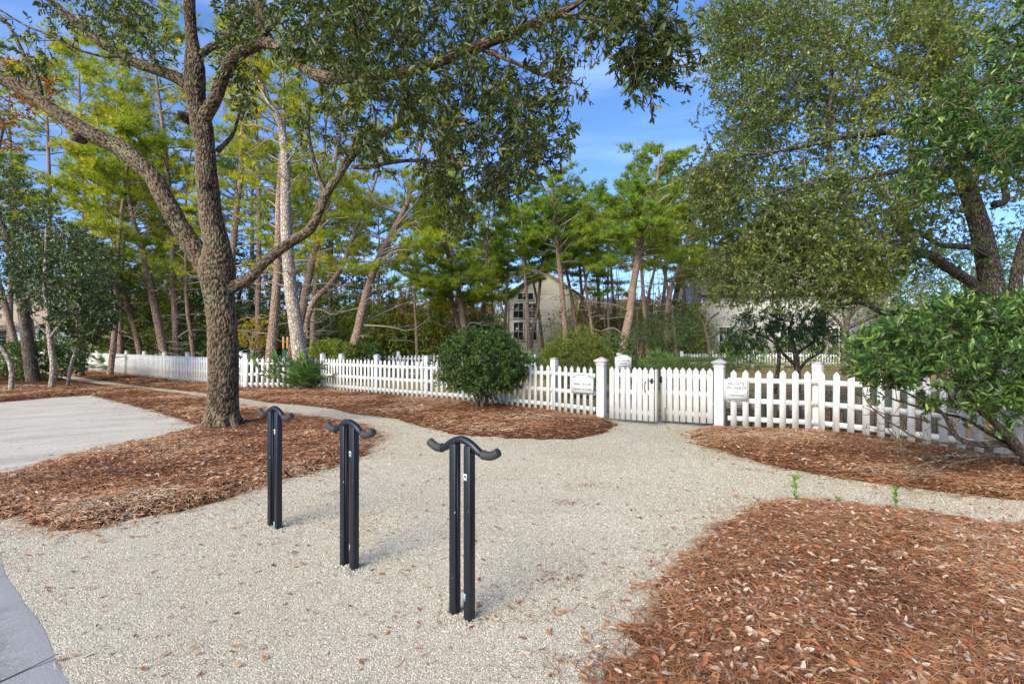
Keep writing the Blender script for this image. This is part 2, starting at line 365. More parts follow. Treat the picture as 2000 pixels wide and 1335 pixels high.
m=Mat('sign_face',.45,.4); m.color(m.mix(m.noise(m.coord('Object'),7,4),(.80,.82,.83),(.72,.75,.75))); M_SIGN=m.m
m=Mat('sign_edge',.5,.4); m.color((.20,.27,.30)); M_SEDGE=m.m
m=Mat('sign_letters',.6,.3); m.color((.035,.06,.05)); M_LET=m.m
m=Mat('weathered_timber',.9,.15); v=m.coord('bk',(1,1,.12)); n=m.noise(v,22,5,.7,.6)
m.color(m.mix(m.attr('rnd').outputs['Fac'],m.ramp(n,[(.3,(.07,.05,.04)),(.6,(.22,.18,.14)),(.8,(.36,.31,.25))]),m.ramp(n,[(.3,(.03,.045,.035)),(.6,(.12,.15,.12)),(.8,(.26,.25,.21))]))); m.bump(n,.7,.01); M_TIMB=m.m
# bark
M_BARK=bark_mat('oak_bark',(.225,.172,.118),(.022,.015,.010),attr=True,zs=.35,sc=40,strength=.7,dist=.012,lichen=(.20,.19,.115))
M_BARK2=bark_mat('oak_bark_fine',(.25,.20,.15),(.05,.038,.03),lichen=(.36,.36,.28))
M_PBARK=bark_mat('pine_bark',(.50,.39,.31),(.16,.10,.07),zs=.35,sc=22,strength=.8)
M_PALEB=bark_mat('pale_bark',(.56,.50,.43),(.20,.15,.12),zs=.5,sc=15,strength=.5,lichen=(.52,.54,.46))
M_TWIG=Mat('twig',.9,.1).color((.13,.095,.07)).m
M_TWIGP=Mat('pale_twig',.9,.1).color((.30,.25,.20)).m
# leaves
M_OAKL=leaf_mat('oak_leaf',[(0,(.032,.05,.01)),(.4,(.055,.085,.014)),(.75,(.085,.115,.018)),(.97,(.13,.15,.022)),(1,(.32,.16,.03))],.25,.42,.45,(1.7,1.7,.6))
M_OAKL2=leaf_mat('small_oak_leaf',[(0,(.055,.085,.03)),(.4,(.105,.15,.042)),(.7,(.165,.215,.05)),(.9,(.26,.30,.055)),(1,(.38,.28,.05))],.3,.35,.5,(1.5,1.7,.5),clump=(.45,(1.3,1.15,.65)))
M_BAYL=leaf_mat('bay_leaf',[(0,(.03,.06,.02)),(.5,(.065,.13,.03)),(.85,(.12,.20,.035)),(1,(.24,.32,.05))],.18,.3,.5,(1.4,1.6,.5))
M_PINEL=leaf_mat('pine_needles',[(0,(.11,.17,.018)),(.45,(.22,.31,.028)),(.8,(.37,.43,.035)),(.95,(.54,.50,.045)),(1,(.60,.26,.05))],.45,.6,.2,(1.5,1.45,.4),clump=(.25,(1.45,1.15,.5)))  # gold of the sunlit tops is put into the needle colour
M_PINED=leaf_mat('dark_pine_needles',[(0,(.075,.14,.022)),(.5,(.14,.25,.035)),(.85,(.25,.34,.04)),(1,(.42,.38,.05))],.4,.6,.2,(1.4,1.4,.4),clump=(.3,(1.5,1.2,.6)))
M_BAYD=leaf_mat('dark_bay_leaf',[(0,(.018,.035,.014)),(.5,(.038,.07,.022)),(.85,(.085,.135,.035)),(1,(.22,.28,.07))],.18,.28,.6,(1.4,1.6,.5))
M_BUSHL=leaf_mat('bush_leaf',[(0,(.03,.06,.018)),(.5,(.06,.12,.025)),(.85,(.12,.20,.03)),(1,(.22,.31,.04))],.2,.35,.45,(1.4,1.6,.5))
M_BUSHY=leaf_mat('light_bush_leaf',[(0,(.09,.14,.02)),(.5,(.19,.26,.03)),(.85,(.34,.38,.05)),(1,(.50,.46,.09))],.3,.45,.35,(1.4,1.5,.4))
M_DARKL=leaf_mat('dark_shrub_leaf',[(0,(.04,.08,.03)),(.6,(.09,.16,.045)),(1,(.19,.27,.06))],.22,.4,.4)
M_GOLD=leaf_mat('sun_gold_leaf',[(0,(.26,.27,.03)),(.5,(.46,.40,.04)),(.85,(.58,.42,.05)),(1,(.58,.22,.04))],.35,.5,.3,(1.3,1.3,.4))  # gold of low sunlight in the woods put into the leaf colour
M_PALM=leaf_mat('palmetto_leaf',[(0,(.05,.12,.03)),(.6,(.10,.21,.04)),(1,(.24,.34,.08))],.2,.4,.4)
M_SPROUT=leaf_mat('sprout_leaf',[(0,(.12,.25,.03)),(1,(.25,.42,.06))],.35,.45,.4)
M_HEDGE=leaf_mat('hedge_leaf',[(0,(.045,.08,.02)),(.6,(.11,.17,.035)),(1,(.24,.30,.08))],.2,.5,.3)
# buildings
def siding(name,a,b,pitch=.15):
    m=Mat(name,.75,.25); x=m.n.new('ShaderNodeTexCoord'); s=m.n.new('ShaderNodeSeparateXYZ'); m.L(x.outputs['Object'],s.inputs[0])
    f=m.math('FRACT',m.math('DIVIDE',s.outputs[2],pitch)); c=m.mix(m.noise(x.outputs['Object'],3,4),a,b)
    m.color(m.mix(m.ramp(f,[(0,(1,1,1)),(.12,(0,0,0))]),c,m.mix(1.0,c,(.55,.55,.55),'MULTIPLY'))); m.bump(f,.5,.02); return m.m
M_SIDC=siding('cream_siding',(.50,.48,.40),(.56,.54,.46)); M_SIDG=siding('grey_shingle',(.40,.39,.36),(.50,.48,.44),.2); M_SIDB=siding('pale_blue_siding',(.40,.44,.50),(.46,.50,.56))
M_SIDW=siding('white_siding',(.62,.60,.56),(.68,.67,.63))
m=Mat('roof_shingles',.9,.1); v=m.coord('Object',(3,3,9)); m.color(m.mix(m.noise(v,3,4,.7),(.22,.17,.13),(.38,.31,.25))); m.bump(m.noise(v,5,3),.5,.02); M_ROOF=m.m
m=Mat('trim_white',.5,.35); m.color((.68,.68,.66)); M_TRIM=m.m
m=Mat('window_glass',.08,.6); m.color((.02,.024,.03)); M_GLASS=m.m
M_ORNG=Mat('tan_wood_panel',.6,.3).color((.62,.33,.10)).m; M_DGRN=Mat('green_post',.5,.4).color((.012,.07,.045)).m

# ---------------------------------------------------------------- the ground, street, path and beds
ROADDIR=np.array([.774,-.633]); ROADN=np.array([-.633,-.774]); RP=np.array([-3.68,3.68])
def gp(pts): return [tuple(G(*p)) for p in pts]
b=Buf(); S=900; b.add([(-S,-S,-.03),(S,-S,-.03),(S,S,-.03),(-S,S,-.03)],Q=[(0,1,2,3)])
tag(b.obj('ground',M_GROUND),kind='structure')

FENCE_L=[(-36.0,38.1),(-25.6,29.8),(-18.2,24.3),(-11.4,19.2),(-9.0,17.1)]
# lawn inside the park fence
LAWN=[(-7,19.5),(-2,15),(1.2,12.2),(2.6,11),(6,14),(7,20),(2,23),(-7,24)]
def sheet(name,poly,mat,z,cell=.5,edge=.25,rough=.0,o=0,kind='structure',rnd=False,hump=0):
    """a sheet following a polygon, its rim dipping just under its surroundings"""
    poly=np.asarray(poly,float); x0,y0=poly.min(0)-.4; x1,y1=poly.max(0)+.4
    nx=int((x1-x0)/cell)+2; ny=int((y1-y0)/cell)+2
    X,Y=np.meshgrid(np.linspace(x0,x1,nx),np.linspace(y0,y1,ny))
    d=sdist(X,Y,poly)+(fbm(X,Y,1/rough if rough else 1,o)-.5)*(rough*1.2 if rough else 0)+(fbm(X,Y,7,o+4)-.5)*.22*(1 if rough else 0)
    t=np.clip(d/edge,-1,1); Z=np.where(t>0,z*(1-(1-np.clip(t,0,1))**2),t*.05)
    if hump: Z=Z+np.where(d>0,hump*(fbm(X,Y,1.3,o+6)-.3)*np.clip(d/.8,0,1)+.02*(fbm(X,Y,6,o+8)-.5)*np.clip(d/.1,0,1),0)
    keep=(d>-cell*1.6); idx=np.arange(nx*ny).reshape(ny,nx)
    kq=keep[:-1,:-1]|keep[1:,:-1]|keep[:-1,1:]|keep[1:,1:]
    Q=np.stack([idx[:-1,:-1],idx[:-1,1:],idx[1:,1:],idx[1:,:-1]],-1)[kq]
    used=np.unique(Q); mp_=np.zeros(nx*ny,int); mp_[used]=np.arange(len(used))
    b=Buf(); b.add(np.stack([X.ravel(),Y.ravel(),Z.ravel()],1)[used],Q=mp_[Q],rnd=np.clip(-(d.ravel()[used])+1,0,1) if rnd else 0)
    o_=b.obj(name,mat,smooth=True); tag(o_,kind=kind); return o_
def flat(name,poly,mat,z,rnd=0):
    b=Buf(); n=len(poly); 
    import mathutils
    from mathutils.geometry import tessellate_polygon
    T=tessellate_polygon([[Vector((p[0],p[1],0)) for p in poly]])
    T=[t if np.cross(np.subtract(poly[t[1]],poly[t[0]]),np.subtract(poly[t[2]],poly[t[0]]))>0 else (t[0],t[2],t[1]) for t in T]
    b.add([(p[0],p[1],z) for p in poly],T=T,rnd=rnd); o=b.obj(name,mat); tag(o,kind='structure'); return o
sheet('lawn',LAWN,M_LAWN,.012,.3,.4,.5,3)

# shell gravel: forecourt, gateway and the thin path along the fence
GRAV=[tuple(RP-ROADDIR*4.5)]+gp([(0,990),(120,1010),(420,950),(640,890),(720,850)])+gp([(688,823),(626,816),(563,808),(525,798),(465,791),(408,777),(315,764),(262,756),(199,750),(126,739),(80,727),(60,724)])+\
 gp([(60,717),(79,721),(131,733),(189,742),(288,756),(341,761),(408,769),(465,776),(525,786),(590,791),(651,798),(688,808),(726,812),(776,818),(826,834),(960,853),(1120,858),(1180,846)])+\
 [(1.75,10.25),(2.2,12.5),(3.6,12.0),(3.72,9.3)]+gp([(1360,865),(1500,907),(1700,942),(1900,967),(2000,978)])+[(8,3.2),(9,1),(6,-3)]+[tuple(RP+ROADDIR*10)]
GRAV[0]=tuple(RP-ROADDIR*2.2+ROADN*.5); GRAV[-1]=tuple(RP+ROADDIR*10+ROADN*.5)
gsheet=flat('gravel_path',GRAV,M_SHELL,.0)
# street
e0=RP-ROADDIR*60; e1=RP+ROADDIR*60
b=Buf(); n=600; ts=np.linspace(-60,60,n); E=RP[None]+ROADDIR[None]*ts[:,None]
wob=(fbm(E[:,0],E[:,1],1.2,9)-.5)*.07+(fbm(E[:,0],E[:,1],9,2)-.5)*.04
rows=[(0,1),(.10,.85),(.22,.55),(.42,.15),(.8,0),(7.5,0)]; V=[];rn=[]
for w_,r_ in rows:
    P=E+ROADN[None]*(w_+(wob if w_<1 else 0*wob))[:,None]; V.append(np.column_stack([P,np.full(n,.014 if w_ else .002)])); rn.append(np.full(n,r_))
i=np.arange(n-1); Q=np.concatenate([np.stack([k*n+i,k*n+i+1,(k+1)*n+i+1,(k+1)*n+i],-1) for k in range(len(rows)-1)])
b.add(np.concatenate(V),Q=Q[:,::-1],rnd=np.concatenate(rn)); tag(b.obj('street',M_ASPH),kind='structure')
# a saw-cut joint in the street's rim
jp=G(105,1287); jd=np.array(unit(G(0,1335)-G(105,1287)))
b=Buf(); jp=jp-jd*.02
pts=[np.array([*(jp+jd*t+np.array([-jd[1],jd[0]])*.012*math.sin(t*9)),.0175]) for t in np.linspace(0,2.2,24)]
nn=np.array([-jd[1],jd[0],0]); V=[p+nn*.004 for p in pts]+[p-nn*.004 for p in pts]; k=len(pts)
b.add(V,Q=[(i+1,i,k+i,k+i+1) for i in range(k-1)]); M_JOINT=Mat('joint_dirt',.95,.1).color((.03,.03,.03)).m
tag(b.obj('street_crack',M_JOINT),kind='structure')
# parking pad
PAD=gp([(0,786),(90,778),(175,772),(215,781),(270,795),(330,813),(370,826),(402,829),(398,835),(300,860),(180,883),(90,908),(0,933)])+[tuple(G(0,933)+ROADDIR*-.2+ROADN*.6),(-8.6,6.2),(-14.5,11.5)]
flat('parking_pad',PAD,M_PAD,.0085)
b=Buf(); ep=[np.array([*G(x,y),.012]) for x,y in ((175,771),(215,780),(270,794),(330,812),(372,825))]; ep=spline(np.array(ep),30)
for i in range(29): d_=ep[i+1]-ep[i]; b.box((*((ep[i]+ep[i+1])/2)[:2],.012),(np.linalg.norm(d_)+.01,.022,.05),unit(d_[:2]))
tag(b.obj('pad_edging',M_ROD),kind='structure')

BED1=gp([(745,852),(688,826),(626,818),(563,810),(525,800),(465,793),(408,779),(315,766),(262,758),(199,752),(126,741),(80,729),(50,722)])+[(-36,33),(-32,24),(-19,16.5)]+\
 gp([(0,786),(90,778),(175,772),(215,781),(270,795),(330,813),(370,826),(405,829),(398,835),(300,860),(180,883),(90,908),(0,933)])+[(-6.6,5.4),(-6.0,4.6)]+gp([(30,1010),(80,1030),(130,1033),(200,1028),(300,1008),(400,983),(500,950),(560,935),(640,915),(690,895),(725,874)])
BED2=[(-37,38.2),(-26.2,29.0),(-18.6,23.7),(-11.8,18.6)][:0]+gp([(70,716),(79,720),(131,732),(189,741),(288,754),(341,759),(408,767),(465,775),(525,784),(590,790),(651,796),(688,806),(726,811),(776,817),(826,833),(900,849),(960,853),(1040,857),(1120,855),(1180,845),(1200,828)])+[(1.9,10.5),(1.2,11.6),(-1,13.5),(-4,15.6),(-6.4,17.5),(-9,17.6),(-12,20.4),(-19,25.4),(-26,30.8),(-37,39.4)]
BED3=[(3.55,9.25),(5.0,8.9),(5.5,8.7),(6.9,6.6),(9,5.6),(9,4.4)]+gp([(2000,975),(1900,966),(1800,955),(1700,941),(1600,926),(1500,906),(1420,885),(1365,864),(1340,848)])
BED4=gp([(2000,1030),(1900,1021),(1800,1006),(1700,995),(1600,985),(1550,982),(1500,990),(1440,1018),(1385,1058),(1335,1108),(1292,1150),(1268,1200),(1245,1260),(1222,1310),(1212,1335)])+[(.48,2.0),(.4,1.2),(1,-1),(7,-1),(7.5,3.0),(5.6,4.1)]
def bed_z(x,y,poly,z,edge,hump,rough,o):
    d=sdist(x,y,poly)+(fbm(x,y,1/rough,o)-.5)*rough*1.2+(fbm(x,y,7,o+4)-.5)*.22
    t=np.clip(d/edge,-1,1); Z=np.where(t>0,z*(1-(1-np.clip(t,0,1))**2),t*.05)
    return Z+np.where(d>0,hump*(fbm(x,y,1.3,o+6)-.3)*np.clip(d/.8,0,1)+.02*(fbm(x,y,6,o+8)-.5)*np.clip(d/.1,0,1),0),d
beds=[]
for nm,poly,cell,z,edge,hump,o in (('straw_bed',BED1,.09,.07,.35,.12,20),('straw_bed',BED2,.10,.06,.3,.09,30),('straw_bed',BED3,.06,.06,.3,.09,40),('straw_bed',BED4,.04,.06,.3,.10,50)):
    beds.append((sheet(nm,poly,M_STRAW,z,cell,edge,.16,o,hump=hump),np.array(poly),z,edge,hump,.16,o))

def scatter_on(bed,n,xlo,xhi,ylo,yhi,near=.0,margin=.03,power=1.0):
    _,poly,z,edge,hump,rough,o=bed
    out=[]; got=0
    while got<n:
        k=n*2; x=R.uniform(xlo,xhi,k); y=ylo+(yhi-ylo)*R.random(k)**power
        ok=np.abs(x)<y*1.12+.8; x=x[ok]; y=y[ok]
        Z,d=bed_z(x,y,poly,z,edge,hump,rough,o)
        ok=(d>-margin+R.random(len(d))*.06)|((d<0)&(R.random(len(d))<.55*np.exp(d/.07)))|((d<0)&(d>-.5)&(R.random(len(d))<.02)); out.append(np.column_stack([x,y,np.maximum(Z,.0)])[ok]); got+=ok.sum()
        if len(out)>60: break
    return np.concatenate(out)[:n]
ND=[(-.5,0,0),(.5,0,0),(-.5,.33,1),(.5,.33,1),(-.5,.66,1.1),(.5,.66,1.1),(-.3,1,0),(.3,1,0)]; NDQ=[(0,1,3,2),(2,3,5,4),(4,5,7,6)]
def straw(b,P,L,Wd,lift=.012,flow=None):
    n=len(P); a=R.uniform(0,2*PI,n)
    if flow is not None: a=np.where(R.random(n)<.6,flow+R.normal(size=n)*.5,a)
    D=np.column_stack([np.cos(a),np.sin(a),R.normal(size=n)*.10]); Nn=np.column_stack([R.normal(size=n)*.35,R.normal(size=n)*.35,np.ones(n)])
    P=P+np.array([0,0,1])*(R.random(n)*lift+.002)[:,None]-D*(L/2)[:,None]*np.array([1,1,0])
    S=unit(np.cross(D,Nn)); 
    # sideways bow so needles curve
    t=np.array(ND); D=unit(D); N2=np.cross(S,D); bow=R.normal(size=n)*.09*L; up=np.abs(R.normal(size=n))*.006
    V=P[:,None]+S[:,None]*(t[None,:,0]*Wd[:,None]+np.sin(t[None,:,1]*PI)*bow[:,None])[...,None]+D[:,None]*(t[None,:,1]*L[:,None])[...,None]+N2[:,None]*(t[None,:,2]*up[:,None])[...,None]
    Q=(np.arange(n)[:,None,None]*8+np.array(NDQ)[None]).reshape(-1,4)
    b.add(V.reshape(-1,3),Q=Q,rnd=np.repeat(np.clip(fbm(P[:,0],P[:,1],.9,77)*1.1-.25+R.random(n)*.6,0,1),8))
def litter(b,P,L,lift=.02,tilt=.35):
    n=len(P); a=R.uniform(0,2*PI,n); D=np.column_stack([np.cos(a),np.sin(a),R.normal(size=n)*tilt*.6]); Nn=np.column_stack([R.normal(size=n)*tilt,R.normal(size=n)*tilt,np.ones(n)])
    P=P+np.array([0,0,1])*(R.random(n)*lift+.008)[:,None]-unit(D)*(L/2)[:,None]*np.array([1,1,.2])
    w=L*R.uniform(.28,.46,n)
    t=np.array(LEAF3); curl=R.uniform(-.5,.9,n)
    D=unit(D); S=unit(np.cross(D,Nn)); N2=np.cross(S,D)
    zz=t[None,:,2]*w[:,None]*curl[:,None]*1.3+(np.sin(t[None,:,1]*PI)*.10*L[:,None])*(curl[:,None]-.3)
    V=P[:,None]+S[:,None]*(t[None,:,0]*w[:,None])[...,None]+D[:,None]*(t[None,:,1]*L[:,None])[...,None]+N2[:,None]*zz[...,None]
    Q=(np.arange(n)[:,None,None]*9+np.array(LEAF3Q)[None]).reshape(-1,4)
    b.add(V.reshape(-1,3),Q=Q,rnd=np.repeat(R.random(n),9))
# loose needles and dead leaves on each bed
b=Buf(); l=Buf()
for (bed,n,xl,xh,yl,yh,L0,W0,nl,LL,pw) in ((beds[3],60000,.3,6.2,1.6,5.2,.12,.0028,15000,.052,1.15),(beds[2],36000,2.5,8.8,4.3,9.6,.13,.0045,8500,.062,1.0),
     (beds[0],56000,-10.5,-1.2,3.9,9.8,.13,.0048,12000,.062,1.0),(beds[0],26000,-22,-2,9.2,17.5,.18,.009,500,.07,1.0),(beds[1],42000,-13,2.4,7.8,19.5,.16,.0075,6000,.065,.8),(beds[1],5000,-34,-12,18,38,.3,.02,0,.07,1)):
    P=scatter_on(bed,n,xl,xh,yl,yh,power=pw); straw(b,P,L0*R.uniform(.5,1.25,len(P)),W0*R.uniform(.6,1.3,len(P)),.018,flow=None if bed is beds[3] else -.5)
    if nl:
        P=scatter_on(bed,nl,xl,xh,yl,yh,margin=.01,power=pw)
        if bed is beds[0]: P=P[(P[:,1]<9.2)|(R.random(len(P))<.3)]
        if bed is beds[1]: P=P[(P[:,0]>-3)|(R.random(len(P))<.25)]
        litter(l,P,LL*R.uniform(.45,1.2,len(P)),.02)
tag(b.obj('pine_straw',M_NEEDLE),label='rust brown pine needles strewn over the planting beds',cat='pine straw',kind='stuff')
tag(l.obj('fallen_leaves',M_DLEAF),label='pale tan and brown dead oak leaves lying on the pine straw',cat='dead leaves',kind='stuff')
# loose shell bits with relief, and specks of litter, on the gravel
def on_gravel(n,ylo,yhi,pw=1.0):
    k=n*3; y=ylo+(yhi-ylo)*R.random(k)**pw; x=R.uniform(-1.1,1.1,k)*(y+.3)
    P=np.column_stack([x,y]); ok=in_poly(x,y,GRAV)
    for bd in beds:
        ok&=bed_z(x,y,bd[1],bd[2],bd[3],bd[4],bd[5],bd[6])[1]<.02
    ok&=((x-RP[0])*ROADN[0]+(y-RP[1])*ROADN[1])<-.0+.05*R.random(k)
    P=P[ok][:n]; return np.column_stack([P,np.zeros(len(P))])
ST=[(-.279,2.86),(-1.112,3.50),(-1.974,4.26)]; MD=[]
for sx,sy in ST:
    q=R.normal(size=(1500,2))*.085; MD.append(np.column_stack([q+[sx,sy],.014*np.exp(-(q**2).sum(1)/.012)*R.random(1500)]))
P=np.concatenate(MD+[on_gravel(90000,1.9,4.6,1.0),on_gravel(60000,3.0,6.8),on_gravel(80000,4.2,10.5)]); n=len(P)
b=Buf(); D=rdir(n)*[1,1,.5]; N_=rdir(n)*[.5,.5,0]+[0,0,1]
sz=R.uniform(.0028,.0068,n)*(1+.12*np.clip(P[:,1]-3,0,7)); P[:,2]+=.001
b.stamp(P,D,N_,sz*1.3,sz,[(-.5,-.5,-.3),(.5,-.4,-.3),(.4,.5,-.3),(-.45,.45,-.3),(.05,0,.42)],T=[(0,1,4),(1,2,4),(2,3,4),(3,0,4)],rnd=R.random(n),Zs=sz)
tag(b.obj('shell_gravel',M_BIT),label='loose cream shell fragments covering the forecourt',cat='gravel',kind='stuff')
l=Buf()
for k in range(26):
    y=R.uniform(2.2,7.5); c_=np.array([R.uniform(-.75,.6)*y,y]); n_=int(R.integers(14,60)); q=c_+R.normal(size=(n_,2))*R.uniform(.05,.22)*[1,.5]; q=q[in_poly(q[:,0],q[:,1],GRAV)&(((q-RP)@ROADN)<0)]
    if len(q): litter(l,np.column_stack([q,np.zeros(len(q))]),.022*R.uniform(.4,1.6,len(q)),.004,.2); straw(l,np.column_stack([q,np.zeros(len(q))]),.07*R.uniform(.3,1.3,len(q)),np.full(len(q),.0025),.004)
P=on_gravel(1100,1.9,9,1.2); litter(l,P,.030*R.uniform(.35,1.8,len(P)),.004,.2)
l2=np.column_stack([R.uniform(-12,-5,90),R.uniform(6.5,14,90)]); l2=l2[in_poly(l2[:,0],l2[:,1],PAD)]; litter(l,np.column_stack([l2,np.full(len(l2),.015)]),.06*R.uniform(.5,1.2,len(l2)),.004,.2)
P=on_gravel(900,1.9,8,1.2); straw(l,P,.09*R.uniform(.4,1.3,len(P)),np.full(len(P),.003),.004)
o=l.obj('leaf_specks',M_DLEAF); tag(o,label='small brown leaf bits and needles scattered on the white gravel',cat='leaf litter',kind='stuff')
# inner leaf litter behind the fence
l=Buf(); n=9000; x=R.uniform(-3,11,n); y=R.uniform(9,17,n); ok=((x-1.85)*.57+(y-10.3)*.82>.3)&((x<4)|(y>9.3)); P=np.column_stack([x,y,np.full(n,-.02)])[ok]; litter(l,P,.085*R.uniform(.6,1.3,len(P)),.03)
tag(l.obj('park_litter',M_DLEAF),label='dead leaves lying on the dry grass behind the white fence',cat='leaf litter',kind='stuff')

# ---------------------------------------------------------------- bicycle stands
def sticker(parent,c,u,n,w,h,mat,ink=0):
    b=Buf(); b.prism([(-w/2,-h/2),(w/2,-h/2),(w/2,h/2),(-w/2,h/2)],c+np.array([n[0],n[1],0])*.0008,u,n,.0012)
    o=b.obj('sticker',mat,parent,local=True); o.location=(0,0,0)
    if ink:
        k=Buf()
        for (x0,z0,x1,z1) in [(-.35,-.32,-.1,.3),(-.1,.3,.05,-.05),(.05,-.05,.3,.32),(.3,.32,.3,-.3),(-.2,-.4,.2,-.38)][:ink]:
            p0=np.array([x0*w,z0*h]); p1=np.array([x1*w,z1*h]); d=unit(p1-p0); q=np.array([-d[1],d[0]])*w*.07
            k.prism([tuple(p0-q),tuple(p1-q),tuple(p1+q),tuple(p0+q)],c+np.array([n[0],n[1],0])*.0022,u,n,.0008)
        ob=k.obj('ink',M_INK,parent); ob.parent=o
    return o
def bike_stand(pos,label,inks,ang=-37.5,tilt=0):
    root=empty('bicycle_stand',(pos[0],pos[1],0)); tag(root,label,'bike rack','navy bicycle stands in a row on the gravel')
    u=np.array([math.cos(math.radians(ang)),math.sin(math.radians(ang))]); n=np.array([u[1],-u[0]]); n=n if n[1]<0 else -n
    u3=np.array([*u,0]); c0=np.array([*pos,0.])
    for s in (-1,1):
        p=Buf(); c=c0+u3*s*.055; h=.962
        # square tube with a shallow channel down the face turned to its twin
        o=.024; k=.0235
        ol=[(-k,-k),(k,-k),(k,k),(-k,k)]
        P=[]; 
        p.box((c[0],c[1],h/2-.05),(.049,.047,h+.1),u)
        p.obj('post',M_RACK,root,bevel=.005)
        g=Buf(); g.box((*(c-u3*s*.0255)[:2],h/2-.05),(.004,.018,h+.08),u); g.obj('post_strip',M_RACK,root)
    # S-curved horned handle: centre tube and two rubber grips
    xs=np.array([-.262,-.232,-.19,-.135,-.07,0,.07,.135,.19,.232,.262]); zs=np.array([.952,.934,.922,.930,.968,.988,.968,.930,.922,.934,.952])
    ctrl=np.column_stack([pos[0]+u[0]*xs,pos[1]+u[1]*xs,zs]); sp=spline(ctrl,121)
    b=Buf(); b.tube(sp[30:91],.0215,24); b.obj('handle_tube',M_RACK,root,smooth=True)
    for a0,a1 in ((0,32),(88,120)):
        b=Buf(); q=sp[a0:a1+1]; rr=np.full(len(q),.0245)
        if a0==0: rr[0]=.019; rr[1]=.0235; 
        else: rr[-1]=.019; rr[-2]=.0235
        if a0==0: rr[-3:]=.0262
        else: rr[:3]=.0262
        b.tube(q,rr,24); b.obj('grip',M_GRIP,root,smooth=True)
    c=c0+u3*.055+np.array([n[0],n[1],0])*.0236
    for (dz,w,h,dx,mt,ink) in inks:
        sticker(root,c+np.array([0,0,dz])+u3*dx,u,n,w,h,mt,ink)
    return root
bike_stand((-.279,2.86),'nearest navy post pair with black horned handlebar top and white initial sticker',[(.79,.026,.036,-.010,M_STICK,4),(.13,.017,.042,-.015,M_STICKG,0)])
bike_stand((-1.112,3.50),'middle navy handlebar stand of the three with a thin gap between its posts',[(.78,.022,.036,-.012,M_STICK,5),(.15,.010,.04,-.018,M_STICKG,0)])
bike_stand((-1.974,4.26),'farthest navy handlebar stand of the three, closest to the big oak trunk',[(.80,.020,.040,-.012,M_STICK,3),(.03,.02,.06,-.02,M_STICKG,0)])

# ---------------------------------------------------------------- fences
def picket(b,p,u,n,w,z0,z1,t=.02,rnd=0):
    tp=w*.62; k=R.normal()*.006; b.prism([(-w/2,z0),(w/2,z0),(w/2+k*z1,z1-tp),(k*z1,z1),(-w/2+k*z1,z1-tp)],(p[0],p[1],0),u,n,t,rnd)
def post(parent,p,u,size,h,cap,capmat,nm='post',z0=-.15,mat=None):
    b=Buf(); b.box((p[0],p[1],(h+z0)/2),(size,size,h-z0),u); 
    o=b.obj(nm,mat or M_WHITE,parent,bevel=.006 if p[1]<18 else 0)
    cp=Buf(); v=np.array([-u[1],u[0]])
    if cap=='pyramid':
        cp.box((p[0],p[1],h+.012),(size+.05,size+.05,.024),u); q=(size+.085)/2
        P=[(p[0]+sx*q*u[0]+sy*q*v[0],p[1]+sx*q*u[1]+sy*q*v[1],z) for z in(h+.024,h+.046) for sx,sy in((-1,-1),(1,-1),(1,1),(-1,1))]+[(p[0],p[1],h+.115)]
        cp.add(P,Q=[(3,2,1,0),(0,1,5,4),(1,2,6,5),(2,3,7,6),(3,0,4,7)],T=[(4,5,8),(5,6,8),(6,7,8),(7,4,8)])
    else:
        q=size/2+.008
        P=[(p[0]+sx*q*u[0]+sy*q*v[0],p[1]+sx*q*u[1]+sy*q*v[1],z) for z in(h+.002,h+.016) for sx,sy in((-1,-1),(1,-1),(1,1),(-1,1))]+[(p[0],p[1],h+.040)]
        cp.add(P,Q=[(3,2,1,0),(0,1,5,4),(1,2,6,5),(2,3,7,6),(3,0,4,7)],T=[(4,5,8),(5,6,8),(6,7,8),(7,4,8)])
    k=cp.obj('post_cap',capmat,parent); k.parent=o
    return o
def fence(name,label,pts,w=.088,pitch=.152,h=1.06,posts=None,hp=1.19,psize=.135,capmat=None,mat=None,front=True,rails=(.2,.52,.88),z0=.035,zg=None,skip_posts=()):
    mat=mat or M_WHITE; capmat=capmat or M_CAPG; pts=[np.array(p,float) for p in pts]
    root=empty(name,(*pts[0],0)); tag(root,label,'fence')
    for i in range(len(pts)-1):
        a,c=pts[i],pts[i+1]; d=c-a; L=np.linalg.norm(d); u=d/L; n=np.array([u[1],-u[0]])   # n: to the viewer when walking left to right
        if n@(-(a+c)/2)<0: n=-n
        if not front: n=-n
        b=Buf(); k=max(1,int(round(L/pitch)))
        for j in range(k):
            p=a+u*(L*(j+.5)/k)+n*.0; jz=R.normal()*.004
            uu=u
            picket(b,p+n*.0,uu,n,w,z0+jz+R.normal()*.006,h+jz,.02,rnd=R.random())
        mid=(a+c)/2
        for rz in rails: b.box((*(mid-n*.0265),rz),(L,.032,.085),u,rnd=.8)
        o=b.obj('picket_panel',mat,root)
        if i not in skip_posts:
            post(root,a-n*(.0435+psize/2+.001),u,psize,hp,'flat',capmat,mat=mat)
    return root
u_end=None
